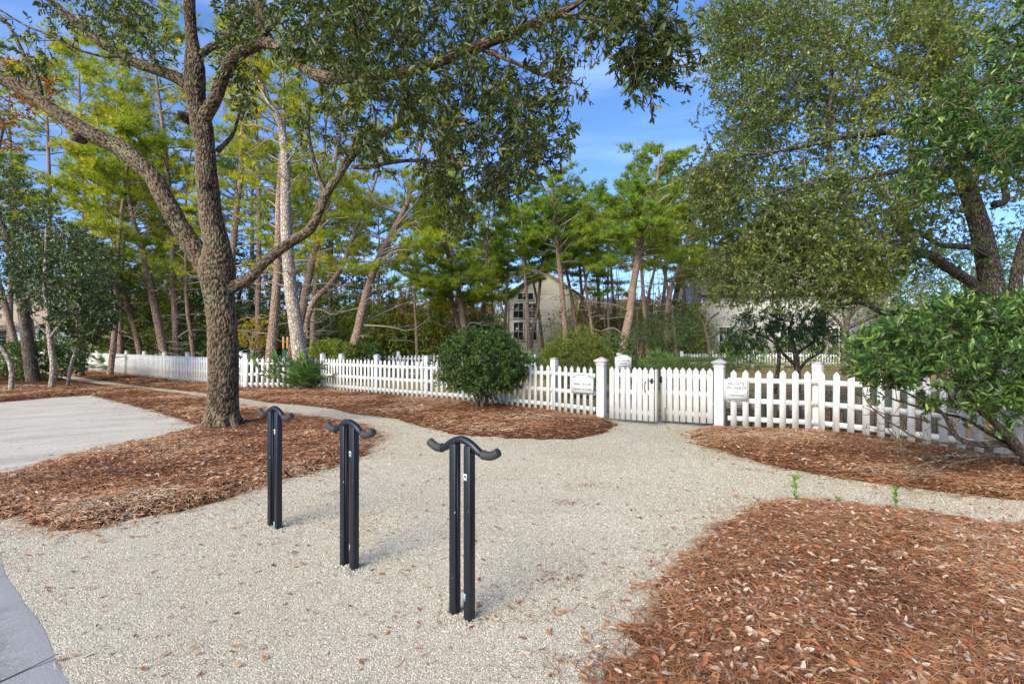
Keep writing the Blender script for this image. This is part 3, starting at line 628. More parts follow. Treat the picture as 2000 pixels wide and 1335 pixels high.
# long run beside the path, left of the corner
LN=[(-36.0,38.1)]
dl=np.array([-9.0,17.1])-np.array([-36.0,38.1]); Ln=np.linalg.norm(dl); k=int(Ln/2.35)
LP=[tuple(np.array([-36.0,38.1])+dl*i/k) for i in range(k+1)]
fence('picket_fence','long shaded white picket fence running off to the left beside the narrow path',LP)
fence('picket_fence','short white picket fence panel facing forward beside the palmetto and leaning trunk',[(-8.93,17.06),(-6.42,16.98)],pitch=.185,w=.095)
fence('picket_fence','white picket fence between the palmetto and the park gate, behind the rounded bush',[(-6.35,16.9),(-5.45,16.1),(-4.05,15.05),(-2.38,13.9),(-.72,12.72),(.86,11.30),(1.68,10.42)],pitch=.178,w=.085)
fence('picket_fence','widely spaced white picket fence right of the gate with a private property sign',[(3.86,9.16),(5.10,8.62),(5.62,7.95),(6.42,6.62),(7.3,5.2)],pitch=.19,w=.098,h=1.07,skip_posts=(0,2))
fence('picket_fence','low far picket fence closing the back of the park behind the clipped shrubs',[(-11.6,21.8),(-9.3,21.3),(-7,21.8),(-5,22.6),(-3,23.4),(-1,24.2),(1.2,25.0)],pitch=.16,w=.08,mat=M_WHITE2,h=1.04,z0=.1)
fence('picket_fence','tiny distant picket fence in front of the cream house',[(.2,41),(2,41),(4,41)],pitch=.16,w=.08,mat=M_WHITE2,h=.95,z0=.15)
fence('picket_fence','low weathered picket fence in front of the grey house on the right',[(11.3,34.0),(13.3,34.0),(14.6,34.0),(16.0,34.0),(18.0,34.0),(20.0,34.0),(22.0,34.0)],pitch=.19,w=.085,mat=M_WHITE2,h=.92,hp=1.05,z0=.08,psize=.18,rails=(.25,.75))
# gate posts
for nm,p,lab,cm in (('gate_post',(1.80,10.28),'tall white gate post with pinkish pyramid cap beside the park hours sign',M_CAPP),('gate_post',(3.74,9.22),'tall white gate post with grey pyramid cap next to the private property sign',M_CAPG)):
    r=empty(nm,(*p,0)); tag(r,lab,'post'); post(r,p,(.81,-.58),.16,1.155,'pyramid',cm,'shaft')
    k=Buf(); k.box((p[0],p[1],1.12),(.19,.19,.03),(.81,-.58)); k.obj('collar',M_WHITE,r)
def gate(label,a,c,latch):
    a=np.array(a);c=np.array(c);d=c-a;L=np.linalg.norm(d);u=d/L;n=np.array([u[1],-u[0]]); n=n if n@(-a)>0 else -n
    root=empty('gate_leaf',(*a,0)); tag(root,label,'gate')
    b=Buf(); N=8
    for j in range(N): picket(b,a+u*(L*(j+.5)/N),u,n,L/N-.022,.05+.004*j,1.085,.02,rnd=R.random())
    b.obj('board_panel',M_WHITE,root)
    f=Buf(); mid=(a+c)/2
    for z in(.22,.6,.92): f.box((*(mid-n*.0275),z),(L-.03,.034,.09),u)
    s0=a+u*.05+np.array([0,0]); 
    f.obj('frame',M_WHITE,root)
    if latch:
        h=Buf(); p=a+u*(L*(6.5/8))+n*.012; z=np.linspace(0,1,15)
        P=[np.array([*(p+n*(.006+.038*math.sin(PI*t))),.63+.17*t]) for t in z]; h.tube(P,[.009]+[.0075]*13+[.009],8)
        for t in(.62,.81): h.prism([(-.013,-.016),(.013,-.016),(.013,.016),(-.013,.016)],(*p,t),u,n,.008)
        h.obj('pull_handle',M_IRON,root,smooth=False)
        h=Buf(); p=a+u*(L*(7.6/8))+n*.014
        h.prism([(-.02,-.05),(.02,-.05),(.022,.05),(-.022,.05)],(*p,.83),u,n,.008); h.tube([np.array([*(p+n*.01-u*.04),.83]),np.array([*(p+n*.01+u*.05),.83])],.009,8); h.tube([np.array([*(p+n*.0),.83]),np.array([*(p+n*.04),.835])],[.022,.018],12)
        h.obj('latch',M_IRON,root)
        e=Buf(); e.box((*(c+u*.004-n*.085),.56),(.022,.10,.98),u); e.obj('edge_board',M_WHITE,root)
    else:
        h=Buf(); p=a+u*.02+n*.015; h.prism([(-.02,-.06),(.016,-.06),(.016,.06),(-.02,.06)],(*p,.84),u,n,.01); h.tube([np.array([*(p+n*.008-u*.02),.80]),np.array([*(p+n*.008-u*.02),.88])],.011,10); h.obj('catch',M_IRON,root)
        h=Buf(); p=a+u*.10+n*.018; h.tube([np.array([*p,-.1]),np.array([*p,.3])],.007,8); h.obj('drop_rod',M_ROD,root)
    return root
gate('left gate leaf with black latch and curved pull handle',(1.93,10.17),(2.66,9.56),True)
gate('right gate leaf with a drop rod reaching down into the gravel',(2.87,9.90),(3.66,9.29),False)

# ---------------------------------------------------------------- signs
def text(parent,s,c,u,n,size,mat,bold=0.0,sx=1.0):
    cu=bpy.data.curves.new('lettering','FONT'); cu.body=s; cu.size=size; cu.align_x='CENTER'; cu.align_y='CENTER'; cu.extrude=.0006; cu.offset=bold
    t_=bpy.data.objects.new('lettering',cu); C.objects.link(t_); bpy.context.view_layer.update()
    me=bpy.data.meshes.new_from_object(t_.evaluated_get(bpy.context.evaluated_depsgraph_get())); bpy.data.objects.remove(t_)
    o=bpy.data.objects.new('lettering',me); C.objects.link(o); me.materials.clear(); me.materials.append(mat); o.parent=parent
    a=math.atan2(u[1],u[0]); q=np.array(c)-np.array(parent.location); o.location=tuple(q); o.rotation_euler=(PI/2,0,a); o.scale=(sx,1,1); return o
def sign(label,c,u,w,h,arch,lines,postmount=False):
    u=np.array(unit(u)); n=np.array([u[1],-u[0]]); n=n if n@(-np.array(c[:2]))>0 else -n
    r=empty('sign',c); tag(r,label,'sign'); c=np.array(c,float)
    def ol(m_):
        hw=w/2-m_; b_=-h/2+m_; t_=h/2-m_
        if not arch: return [(-hw,b_),(hw,b_),(hw,t_),(-hw,t_)]
        s=t_-arch; k=[(-hw,b_),(hw,b_),(hw,s)]
        k+=[(hw*.78,s),(hw*.70,s+arch*.35)]+[(x*hw,s+arch*(.35+.65*math.sqrt(max(0,1-(x/.70)**2)))) for x in(.5,.25,0,-.25,-.5)]+[(-hw*.70,s+arch*.35),(-hw*.78,s),(-hw,s)]
        return k
    def slab(m_,off,t):
        b=Buf(); o=ol(m_); nn=n; A=[np.array(c)+np.array([*(a*u+nn*off),z]) for a,z in [(0,0)]+o]; Bk=[p-np.array([*nn,0])*t for p in A]; k=len(o)
        b.add(A+Bk,T=[(0,1+i,1+(i+1)%k) for i in range(k)]+[(k+1,k+2+(i+1)%k,k+2+i) for i in range(k)],Q=[(1+i,k+2+i,k+2+(i+1)%k,1+(i+1)%k) for i in range(k)]); return b
    slab(0,.012,.024).obj('edge_board',M_SEDGE if arch else M_TRIM,r)
    if not arch: slab(.016,.0135,.012).obj('border',M_INK,r); slab(.022,.015,.012).obj('face',M_SIGN,r)
    else: slab(.014,.0145,.012).obj('face',M_SIGN,r)
    for s,dz,size,bold,sx in lines:
        text(r,s,c+np.array([*(n*.0165),dz]),u,n,size,M_LET,bold,sx)
    if arch:
        k=Buf(); q=[np.array([*(c[:2]+u*x+n*.0165),c[2]+h/2-arch-.004+.006*math.sin(x*160)]) for x in np.linspace(-.04,.04,12)]; k.tube(q,.0022,4); k.obj('emblem',M_LET,r)
    return r
uf=np.array([.77,-.64])
sign('white arched sign reading park hours dawn to dusk on the fence',(1.46,10.56,.70),(.80,-.60),.52,.385,.055,[('PARK HOURS',-.005,.074,.0012,.93),('DAWN TO DUSK',-.108,.058,.0004,.93)])
sign('square white private property no trespassing sign on the right fence',(3.965,9.05,.717),(.917,-.40),.40,.37,0,[('PRIVATE',.098,.068,.0014,1.05),('PROPERTY',.030,.068,.0014,1.0),('NO',-.045,.040,.0006,1),('TRESPASSING',-.098,.044,.0004,1.0),('VIDEO SURVEILLANCE IN USE',-.150,.016,0,1.2)][:4])
sg=sign('white arched park sign half hidden by leaves behind the gate',(3.03,13.95,1.04),(1,-.12),.46,.40,.06,[('PETS MUST BE',.03,.052,.001,.95),('LEASHED',-.045,.052,.001,1),('IN PARK',-.12,.056,.001,1)])
b=Buf(); b.box((3.03,14.03,.45),(.1,.06,.85),(1,-.12)); b.box((2.94,14.03,1.25),(.15,.06,.05),(1,-.12)); b.obj('post',M_TRIM,sg)

# ---------------------------------------------------------------- timber stakes behind the right fence
stk=[(1462,.56),(1490,.60),(1512,.60),(1533,.50),(1556,.62),(1604,.60),(1629,.55),(1655,.52),(1678,.62),(1702,.58),(1728,.63),(1762,.55),(1790,.6),(1822,.55),(1853,.6)]
words_=['first','second','third','fourth','fifth','sixth','seventh','eighth','ninth','tenth','eleventh','twelfth','thirteenth','fourteenth','fifteenth']
for i,(px,h) in enumerate(stk):
    t=(px-1462)/391; p=np.array([4.35,9.75])*(1-t)+np.array([6.75,7.75])*t; D=(9.75*(1-t)+7.75*t); x=(px-1000)/1000*p[1]; x=p[0]*.0+(px-1000)/1000*(9.7-1.5*t); p=np.array([x,9.7-1.5*t])
    b=Buf(); a=R.uniform(-.03,.03,2); P=[np.array([p[0],p[1],-.1]),np.array([p[0]+a[0]*.5,p[1],h*.5]),np.array([p[0]+a[0],p[1]+a[1],h-.01]),np.array([p[0]+a[0],p[1]+a[1],h])]
    b.tube(P,[.062,.06,.058,.05],12,rnd=(i%3==1)*.9); o=b.obj('timber_stake',M_TIMB,smooth=False)
    tag(o,f'{words_[i]} short weathered timber stake from the left behind the right fence','stake','weathered timber stakes behind the right fence')
b=Buf(); P=[np.array([3.95,11.0,.22]),np.array([4.6,10.9,.23]),np.array([5.6,10.7,.21]),np.array([6.3,10.6,.2])]
b.tube(P,[.12,.14,.13,.11],12); tag(b.obj('fallen_log',M_PALEB,smooth=True),'pale fallen log lying behind the private property sign','log')

# ---------------------------------------------------------------- houses
def house(label,c,rz,w,d,hw,hr,wall,roofm=None,wins=(),ridge='x',eave=.45,extra=None):
    """gabled house; front wall faces local -y; windows (x,z,w,h,cols,rows) on the front, ('s',...) on local -x side"""
    root=empty('house',(*c,0),rz); tag(root,label,'house'); roofm=roofm or M_ROOF
    b=Buf(); b.box((0,0,hw/2-.2),(w,d,hw+.4))
    if ridge=='x': b.add([(-w/2,-d/2,hw),(-w/2,d/2,hw),(-w/2,0,hw+hr),(w/2,-d/2,hw),(w/2,d/2,hw),(w/2,0,hw+hr)],T=[(0,2,1),(3,4,5)])
    else: b.add([(-w/2,-d/2,hw),(w/2,-d/2,hw),(0,-d/2,hw+hr),(-w/2,d/2,hw),(w/2,d/2,hw),(0,d/2,hw+hr)],T=[(0,1,2),(3,5,4)])
    b.obj('wall',wall,root,local=False)
    r=Buf(); t=.14
    if ridge=='x':
        W2=w/2+eave
        for s in(-1,1):
            k=hr/(d/2); y1=s*(d/2+eave); z1=hw-eave*k+.02
            P=[(-W2,0,hw+hr+.02),(W2,0,hw+hr+.02),(W2,y1,z1),(-W2,y1,z1)]; r.add(P+[(x,y,z+t) for x,y,z in P],Q=[(0,1,2,3),(4,7,6,5),(0,4,5,1),(1,5,6,2),(2,6,7,3),(3,7,4,0)])
    else:
        D2=d/2+eave
        for s in(-1,1):
            k=hr/(w/2); x1=s*(w/2+eave); z1=hw-eave*k+.02
            P=[(0,-D2,hw+hr+.02),(0,D2,hw+hr+.02),(x1,D2,z1),(x1,-D2,z1)]; r.add(P+[(x,y,z+t) for x,y,z in P],Q=[(0,1,2,3),(4,7,6,5),(0,4,5,1),(1,5,6,2),(2,6,7,3),(3,7,4,0)])
    r.obj('roof',roofm,root,local=False)
    for sx in(-1,1): cb=Buf(); cb.box((sx*(w/2+.0),-d/2-.0,hw/2),(.22,.22,hw)); cb.obj('corner_board',M_TRIM,root,local=False)
    for wn in wins:
        x,z,ww,wh,nc,nr=wn; f=Buf(); y=-d/2-.03; fr=.09
        f.box((x,y,z+wh/2+fr/2),(ww+2*fr,.08,fr)); f.box((x,y-.01,z-wh/2-fr/2),(ww+2*fr+.1,.12,fr)); f.box((x-ww/2-fr/2,y,z),(fr,.075,wh)); f.box((x+ww/2+fr/2,y,z),(fr,.075,wh))
        for i in range(1,nc): f.box((x-ww/2+ww*i/nc,y+.01,z),(.035,.04,wh))
        for i in range(1,nr): f.box((x,y+.008,z-wh/2+wh*i/nr),(ww,.04,.035 if i*2!=nr else .06))
        fo=f.obj('window',M_TRIM,root,local=False)
        g=Buf(); g.box((x,y+.025,z),(ww-.004,.02,wh-.004)); go=g.obj('pane',M_GLASS,root,local=False); go.parent=fo
    if extra: extra(root)
    return root
# cream house seen between the pines, centre
D=47.
house('cream sided house with tall stacked windows seen between the pines',((1035-1000)/1000*D+1.2,D+4),math.radians(0),6.6,8,6.0,2.2,M_SIDC,wins=[(-2.25,2.7,.85,1.6,2,2),(-2.25,4.6,.85,1.3,2,2),(-1.0,2.7,.85,1.6,2,2),(-1.0,4.6,.85,1.3,2,2),(-1.6,5.9,1.4,.55,3,1)],ridge='y',eave=.5)
house('low wing with a long pale roof right of the cream house',(9.0,D+7),math.radians(0),9.5,8,3.2,2.9,M_SIDW,wins=[(-1.5,2.0,.9,1.4,2,2),(1.5,2.0,.9,1.4,2,2)],ridge='x')
house('grey shingled house with steep roof behind the spreading oak',(21.8,43.2),math.radians(-6),13.4,9,5.6,4.0,M_SIDG,wins=[(-4.95,1.7,1.0,2.2,2,4),(-.5,1.8,1.0,1.8,2,2),(3.2,1.8,1.0,1.8,2,2)],ridge='x')
house('white porch house glimpsed low through the woods left of centre',(-8.8,62),0,12,8,3.2,2.6,M_SIDW,wins=[(-3,1.7,1,1.5,2,2),(0,1.7,1,1.5,2,2),(3,1.7,1,1.5,2,2)],ridge='x')
house('pale blue house at the far left end of the picket fence',(-42,50),math.radians(35),16,9,3.3,2.6,M_SIDB,wins=[(-5,1.9,1,1.8,2,2),(-2,1.9,1,1.8,2,2),(2,1.9,1,1.8,2,2),(5,1.9,1,1.8,2,2)],ridge='x')
# small green play post with tan panels
r=empty('park_post',(-9.9,22.4,0)); tag(r,'dark green park post with two tan wooden panels on top','post')
b=Buf(); b.box((-9.9,22.4,.6),(.26,.12,1.4)); b.box((-9.72,22.36,.9),(.08,.3,.5)); b.obj('base',M_DGRN,r)
for s in(-.09,.09): b=Buf(); b.box((-9.9+s+.02,22.33,1.55+.03),(.085,.05,.52)); b.obj('panel',M_ORNG,r,bevel=.01)

# ---------------------------------------------------------------- plants: shared builders
def pts(px,D,n=None,wob=0):
    """rows of (px, py, width_px[, D]) -> spline of (x,y,z,r)"""
    out=[]
    for r in px:
        d=r[3] if len(r)>3 else D; w=W(r[0],r[1],d); out.append([*w,r[2]/2/FPX*d/math.sqrt(1+((r[0]-1000)/1000)**2)])
    o=np.array(out); L=np.linalg.norm(np.diff(o[:,:3],axis=0),axis=1).sum(); s=spline(o,n or max(6,int(L/.12)))
    s[:,3]=np.maximum(s[:,3],.003)
    if wob:
        s[1:,:3]+=np.cumsum(R.normal(size=(len(s)-1,3)),axis=0)*wob*.15
    return s
def limb_tube(b,s,sides=10,disp=None,rnd=0.0,boff=None): b.tube(s[:,:3],s[:,3],sides,rnd=rnd,disp=disp,boff=boff)
def link(limbs,Cn,r_tip=.004,r_k=.011,bulge=.12,droop=0,ns=6,rmin=0.0):
    """grow a branch from the nearest wood to every cluster centre"""
    A=np.concatenate([l[:,:3] for l in limbs]); Ar=np.concatenate([l[:,3] for l in limbs])
    keep=Ar>rmin; A=A[keep]; Ar=Ar[keep]
    d0=np.array([np.min(np.linalg.norm(A-c,axis=1)) for c in Cn]); order=np.argsort(d0); paths=[]
    cap=len(A)+len(Cn)*4; P=np.zeros((cap,3)); P[:len(A)]=A; Pr=np.zeros(cap); Pr[:len(A)]=Ar; k=len(A)
    for i in order:
        c=Cn[i]; v=P[:k]-c; d=np.sqrt((v*v).sum(1)); j=np.argmin(d-.0*Pr[:k]); a=P[j]; L=d[j]
        if L<.05: continue
        mid=(a+c)/2+R.normal(size=3)*L*bulge+np.array([0,0,L*(.10-droop)])
        m2=(mid+c)/2+R.normal(size=3)*L*bulge*.5
        s=spline(np.array([a,mid,m2,c]),ns); r0=min(Pr[j]*.75,r_tip+r_k*L); r0=max(r0,r_tip*1.3)
        s=np.column_stack([s,np.linspace(r0,r_tip,ns)]); paths.append(s)
        q=s[2:]; q=q[:4] if len(q)>4 else q; P[k:k+len(q)]=q[:,:3]; Pr[k:k+len(q)]=q[:,3]; k+=len(q)
    return paths
def foliage(bl,bt,Cn,ntw,twL,nleaf,L,ratio,t=2,center=None,droop=.1,out=.5,jit=.05,rbias=None,tw=.0022,up=.6):
    n=len(Cn); 
    if center is None: center=Cn.mean(0)
    Cc=np.repeat(Cn,ntw,0); od=unit(Cc-center); N=len(Cc)
    td=unit(rdir(N)+od*out+np.array([0,0,-droop])); st=Cc+R.normal(size=(N,3))*jit; tl=twL*R.uniform(.5,1.25,N)
    if bt is not None: bt.sticks(st,st+td*tl[:,None],tw,tw*.5)
    M=nleaf; tt=R.uniform(.15,1.02,(N,M)); P=(st[:,None]+td[:,None]*(tl[:,None]*tt)[...,None]).reshape(-1,3)
    tdm=np.repeat(td,M,0); D=unit(tdm*.75+rdir(N*M)*.8+np.array([0,0,-droop*.8])); Nn=rdir(N*M)*.8+np.array([0,0,up])
    LL=L*R.uniform(.65,1.25,N*M); rn=R.random(N*M)
    if rbias is not None: rn=np.clip(rn*.6+np.repeat(np.repeat(rbias,ntw),M)*.4,0,1)
    leaves(bl,P,D,Nn,LL,LL*ratio*R.uniform(.8,1.2,N*M),t,rnd=rn)
def poly_pts(poly,n,d0,d1,dens=None):
    poly=np.array(poly,float); lo,hi=poly.min(0),poly.max(0); out=[]
    while len(out)<n:
        x=R.uniform(lo[0],hi[0],n*2); y=R.uniform(lo[1],hi[1],n*2); ok=in_poly(x,y,poly)
        for a,c in zip(x[ok],y[ok]):
            D=R.uniform(d0,d1); out.append(W(a,c,D))
    return np.array(out[:n])
def ell_pts(c,r,n,shell=.55):
    d=rdir(n); k=(shell**3+(1-shell**3)*R.random(n))**(1/3); return np.array(c)+d*np.array(r)*k[:,None]
def tree_root(name,base,label,cat='tree',group=None):
    r=empty(name,(base[0],base[1],0)); tag(r,label,cat,group); return r

# ---------------------------------------------------------------- the big oak by the stands
def barkdisp(amp,sxy=36.,sz=8.):
    def f(bk,rr):
        n,s,_=bk.shape; h=np.zeros((n,s)); big=np.zeros((n,s)); 
        for i in range(n):
            for j in range(s):
                x,y,z=bk[i,j]; wx=mnoise.noise((x*9,y*9,z*5))*.05+mnoise.noise((x*24,y*24,z*12))*.018
                d,_p=mnoise.voronoi(((x+wx)*sxy,(y+wx)*sxy,z*sz+wx*7)); h[i,j]=d[1]-d[0]
                big[i,j]=mnoise.noise((x*3.0,y*3.0,z*1.2))
        h=np.clip(h*2.3,0,1)**.8; h*=(.72+.28*np.clip(big*1.5+.5,0,1)); sc=np.clip(rr/.2,.35,1); return (h-.6)*amp*sc+big*.07*rr, np.clip(h,0,1)
    return f
root=tree_root('oak_tree',(-5.06,8.95),'big furrowed oak with forked grey trunk and long overhanging limbs beside the stands')
D0=8.95
trunk=pts([(434,872,96),(434,852,88),(434,835,76),(434,805,68),(436,760,63),(436,700,61),(434,640,59),(429,600,59),(425,560,66),(424,525,74),(424,480,52),(412,420,47),(407,375,45),(403,330,42),(400,285,40),(394,243,44),(385,205,38),(381,168,42),(380,130,42),(375,75,26),(371,30,26),(369,-20,24),(362,-120,18),(350,-220,10)],D0,n=640)
LIMBS={
'l2':[(418,560,40),(402,520,44),(375,478,44),(350,440,42),(327,398,41),(302,352,38),(270,318,39),(238,292,37),(205,275,39),(160,252,37),(112,222,34),(68,190,32),(20,163,31),(-50,135,28),(-140,110,22,8.4),(-240,60,14,8)],
'l3':[(384,190,30),(362,163,28),(335,148,26),(300,135,24),(262,122,23),(228,102,22),(195,82,20),(161,54,19),(126,24,17),(90,-5,15),(30,-45,12),(-60,-100,8)],
'l4':[(392,262,30),(398,232,30,8.9),(415,203,28,8.8),(428,172,27,8.7),(438,142,26,8.6),(458,113,27,8.5),(480,95,28,8.4),(499,84,30,8.3),(512,62,26,8.3),(511,25,24,8.3),(505,-10,22,8.3),(500,-80,17,8.2),(520,-190,10,8)],
'l5':[(497,86,26,8.35),(520,84,24,8.2),(545,98,24,8.0),(575,118,24,7.8),(605,140,25,7.6),(635,152,25,7.4),(665,153,23,7.2),(700,147,22,7.0),(756,146,22,6.8),(812,136,23,6.6),(868,116,22,6.4),(925,95,21,6.2),(981,72,20,6.0),(1037,48,18,5.9),(1085,30,16,5.8),(1130,5,11,5.7),(1180,-30,8,5.6)],
'l5b':[(935,92,12,6.2),(1000,120,8,6.0),(1070,150,6,5.8),(1130,165,4,5.7)],
'l5c':[(1090,28,11,5.8),(1170,40,8,5.6),(1240,50,6,5.5),(1290,80,4,5.4)],
'l5d':[(700,146,14,7.0),(740,170,11,7.0),(790,200,9,6.9),(840,240,7,6.8),(880,290,5,6.7)],
'l6':[(440,563,34),(462,556,26),(485,545,23),(510,518,22),(540,492,21),(575,468,20),(605,448,19),(622,415,18),(638,378,17),(660,345,16),(688,305,15),(725,278,13),(765,252,11),(800,236,9),(840,215,6)],
'l6b':[(638,378,11),(622,345,9),(610,300,8),(602,255,7),(605,200,5)],
'l6c':[(690,326,9),(715,327,9),(745,321,8),(780,315,8),(820,314,7),(860,320,7),(900,322,6),(940,328,4)],
'l7':[(392,108,18),(412,92,17),(432,84,17),(450,60,16),(468,38,14),(490,20,10),(520,-20,7)],
'l8':[(82,200,13),(76,165,12),(66,140,12),(52,120,10),(38,90,9),(20,55,8),(-10,20,6)],
'l9':[(248,110,7),(200,110,6),(150,95,6),(100,70,5),(50,50,5),(0,20,5),(-40,0,3)],
'l10':[(425,295,12,9.1),(440,280,10,9.2),(455,262,8,9.3),(465,230,6,9.4),(478,180,4,9.4)],
'l11':[(497,84,14,8.3),(560,20,14,7.8),(640,-40,12,7.2),(760,-90,9,6.4),(900,-110,6,5.8)],
'l12':[(369,-20,14,8.9),(330,-120,12,8),(260,-220,9,7),(150,-320,6,6.2)],
}
b=Buf(); tr=trunk.copy(); b.tube(tr[:,:3],tr[:,3],128,disp=barkdisp(.019))
# root flare
for a in (200,250,300,340,30,120):
    an=math.radians(a); c=np.array([math.cos(an),math.sin(an)]); bx=np.array([-5.06,8.95])
    P=np.array([[*(bx+c*.12),.42,.10],[*(bx+c*.20),.22,.10],[*(bx+c*.29),.07,.085],[*(bx+c*.42),-.04,.05],[*(bx+c*.52),-.10,.03]]); s=spline(P,30); b.tube(s[:,:3],s[:,3],28,disp=barkdisp(.018))
wood=[trunk]
for k,v in LIMBS.items():
    s=pts(v,D0,n=None); L=np.linalg.norm(np.diff(s[:,:3],axis=0),axis=1).sum(); s=spline(s,max(14,int(L/.018)))
    s[:,3]*=1+.05*np.array([mnoise.noise((i*.12,len(k)*3.1,ord(k[-1]))) for i in range(len(s))])
    sd=int(np.clip(s[0,3]*380,14,76)); b.tube(s[:,:3],s[:,3],sd,disp=barkdisp(.015)); wood.append(s[::4])
# collar knots and stubs
for x,y,w,d,dx,dz in ((362,228,16,8.85,-.10,.03),(402,362,14,8.78,0,0),(150,265,16,8.85,0,-.08)):
    q=W(x,y,d); P=np.array([[q[0],q[1]+.12,q[2]],[q[0]+dx*.5,q[1]-.02,q[2]+dz*.5],[q[0]+dx,q[1]-.08,q[2]+dz]]); b.tube(spline(np.column_stack([P,[w*.0062,w*.0052,w*.0030]]),12)[:,:3],np.linspace(w*.0062,w*.003,12),20,disp=barkdisp(.01))
b.obj('trunk',M_BARK,root,smooth=True)
P1=[(500,-10),(700,-20),(900,-20),(1180,-10),(1172,60),(1165,110),(1135,150),(1105,190),(1115,250),(1095,300),(1060,330),(1005,352),(960,345),(920,318),(885,325),(860,280),(810,250),(760,225),(700,170),(610,135),(540,70)]
P2=[(1150,-20),(1290,-20),(1335,60),(1345,105),(1325,140),(1290,130),(1262,185),(1235,190),(1222,150),(1205,90),(1160,70)]
CL=np.concatenate([poly_pts(P1,225,4.9,8.6),poly_pts([(700,160),(900,170),(1080,200),(1090,280),(1010,335),(900,300),(800,250)],45,5.2,7.5),
 poly_pts([(640,-10),(1100,-10),(1000,60),(700,130),(540,80)],70,5,8.2),poly_pts(P2,62,4.9,5.9),poly_pts([(60,-10),(350,-10),(335,60),(280,75),(220,50),(160,80),(90,40)],30,7.5,10),
 poly_pts([(200,60),(350,90),(340,120),(260,110)],9,8,9.5),poly_pts([(425,-10),(505,-10),(515,80),(480,95),(430,80)],26,7.8,9.2),poly_pts([(560,200),(620,180),(720,200),(820,300),(840,335),(740,325),(640,300),(580,260)],34,7.8,9.3),
 poly_pts([(820,310),(885,325),(925,430),(885,445),(850,380)],30,7.8,9),poly_pts([(930,330),(1010,330),(990,400),(950,395)],16,5.8,7),poly_pts([(420,-260),(1250,-260),(1250,-10),(420,-10)],80,4.8,10),poly_pts([(0,20),(60,60),(90,170),(40,200),(0,150)],8,8,9.4),
 poly_pts([(440,80),(520,150),(500,230),(440,200)],14,8,9.2)])
paths=link(wood,CL,.0035,.010,.16,droop=.10,ns=8,rmin=.01)
bt=Buf()
for s in paths: bt.tube(s[:,:3],s[:,3],5,cap=False)
bl=Buf(); foliage(bl,bt,CL,6,.24,11,.088,.34,2,center=np.array([-1.5,8,4.5]),droop=.35,out=.2,jit=.09,up=.5)
bt.obj('branches',M_BARK2,root,smooth=True); bl.obj('crown',M_OAKL,root)

# ---------------------------------------------------------------- the spreading oak on the right
root=tree_root('oak_tree',(10.3,11.0),'large spreading small-leaved oak on the right behind the glossy bush')
RT={'a':[(1945,690,62),(1943,640,58),(1942,590,56),(1935,530,52),(1925,470,48),(1912,420,44),(1895,370,40),(1875,330,34),(1862,290,30),(1850,230,27,10.6),(1835,160,25,10.5),(1828,100,25,10.4),(1826,50,24,10.4),(1822,0,22,10.2),(1815,-90,16,10)],
'b':[(1960,680,34),(1978,600,30),(1985,540,28),(1995,490,26),(2015,440,24),(2050,380,20),(2100,300,16)],
'c':[(1935,600,34),(1912,565,28),(1880,540,26,10.7),(1850,520,25,10.4),(1820,500,23,10),(1780,492,20,9.6),(1730,495,16,9.2),(1660,505,11,8.8),(1580,530,7,8.5)],
'd':[(1935,500,24),(1910,485,18,10.6),(1870,483,15,10.2),(1835,480,12,9.9),(1780,450,9,9.5),(1700,430,6,9)],
'e':[(1895,372,24),(1860,340,20,10.5),(1810,330,17,10),(1750,335,13,9.5),(1680,350,9,9),(1600,350,6,8.6),(1500,380,4,8.3)],
'f':[(1850,230,18,10.6),(1790,250,15,10.2),(1720,260,12,9.8),(1640,270,9,9.4),(1540,290,6,9),(1450,300,4,8.8)],
'g':[(1828,100,16,10.4),(1790,70,15,10),(1765,30,12,9.8),(1740,-30,8,9.5)],
'h':[(1835,160,15,10.5),(1760,150,12,10.4),(1690,120,11,10.4),(1620,75,11,10.4),(1570,40,9,10.3),(1500,25,6,10.2),(1420,20,3,10)],
'i':[(1622,330,8,9.4),(1620,240,9,9.5),(1624,150,8,9.6),(1615,60,6,9.6),(1600,-30,4,9.6)],
'j':[(1942,400,22),(1965,390,18),(1962,350,15),(1975,310,12),(1990,250,9)],
'k':[(1920,570,20,11.3),(1870,580,18,12.5),(1800,600,16,14),(1730,610,14,14.5),(1680,590,10,15),(1620,600,7,15)]}
b=Buf(); wood=[]
for k,v in RT.items():
    s=pts(v,11,n=None,wob=.02); s=spline(s,len(s)*2); b.tube(s[:,:3],s[:,3],16 if k in'ab' else 10); wood.append(s[::2])
P=np.array([[10.3,11,-.1,.42],[10.35,11,.15,.36],[10.37,11,1.0,.32],[10.37,11,2.0,.30]]); s=spline(P,16); b.tube(s[:,:3],s[:,3],18)
b.obj('trunk',bark_mat('right_oak_bark',(.24,.20,.17),(.035,.027,.022)),root,smooth=True)
PR=[(1360,-20),(2060,-20),(2060,600),(1960,560),(1860,500),(1780,545),(1700,580),(1600,595),(1500,580),(1420,575),(1375,550),(1395,480),(1385,420),(1340,370),(1360,320),(1420,280),(1405,200),(1380,150),(1335,120),(1400,90)]
CL=np.concatenate([poly_pts(PR,820,8.2,12.5),poly_pts([(1400,420),(1700,330),(1850,420),(1700,570),(1500,575),(1400,555)],250,8.0,11),poly_pts([(1380,0),(1650,0),(1650,200),(1450,280)],110,9,12),poly_pts([(1360,330),(1450,300),(1440,420),(1370,420)],30,8.5,10),poly_pts([(1780,10),(1870,10),(1900,350),(1820,350)],60,7.8,9.8),poly_pts([(1340,-300),(2200,-300),(2200,-20),(1360,-20)],90,8,13)])
_px=1000+CL[:,0]/CL[:,1]*1000; _py=672-(CL[:,2]-CAMZ)/CL[:,1]*1000
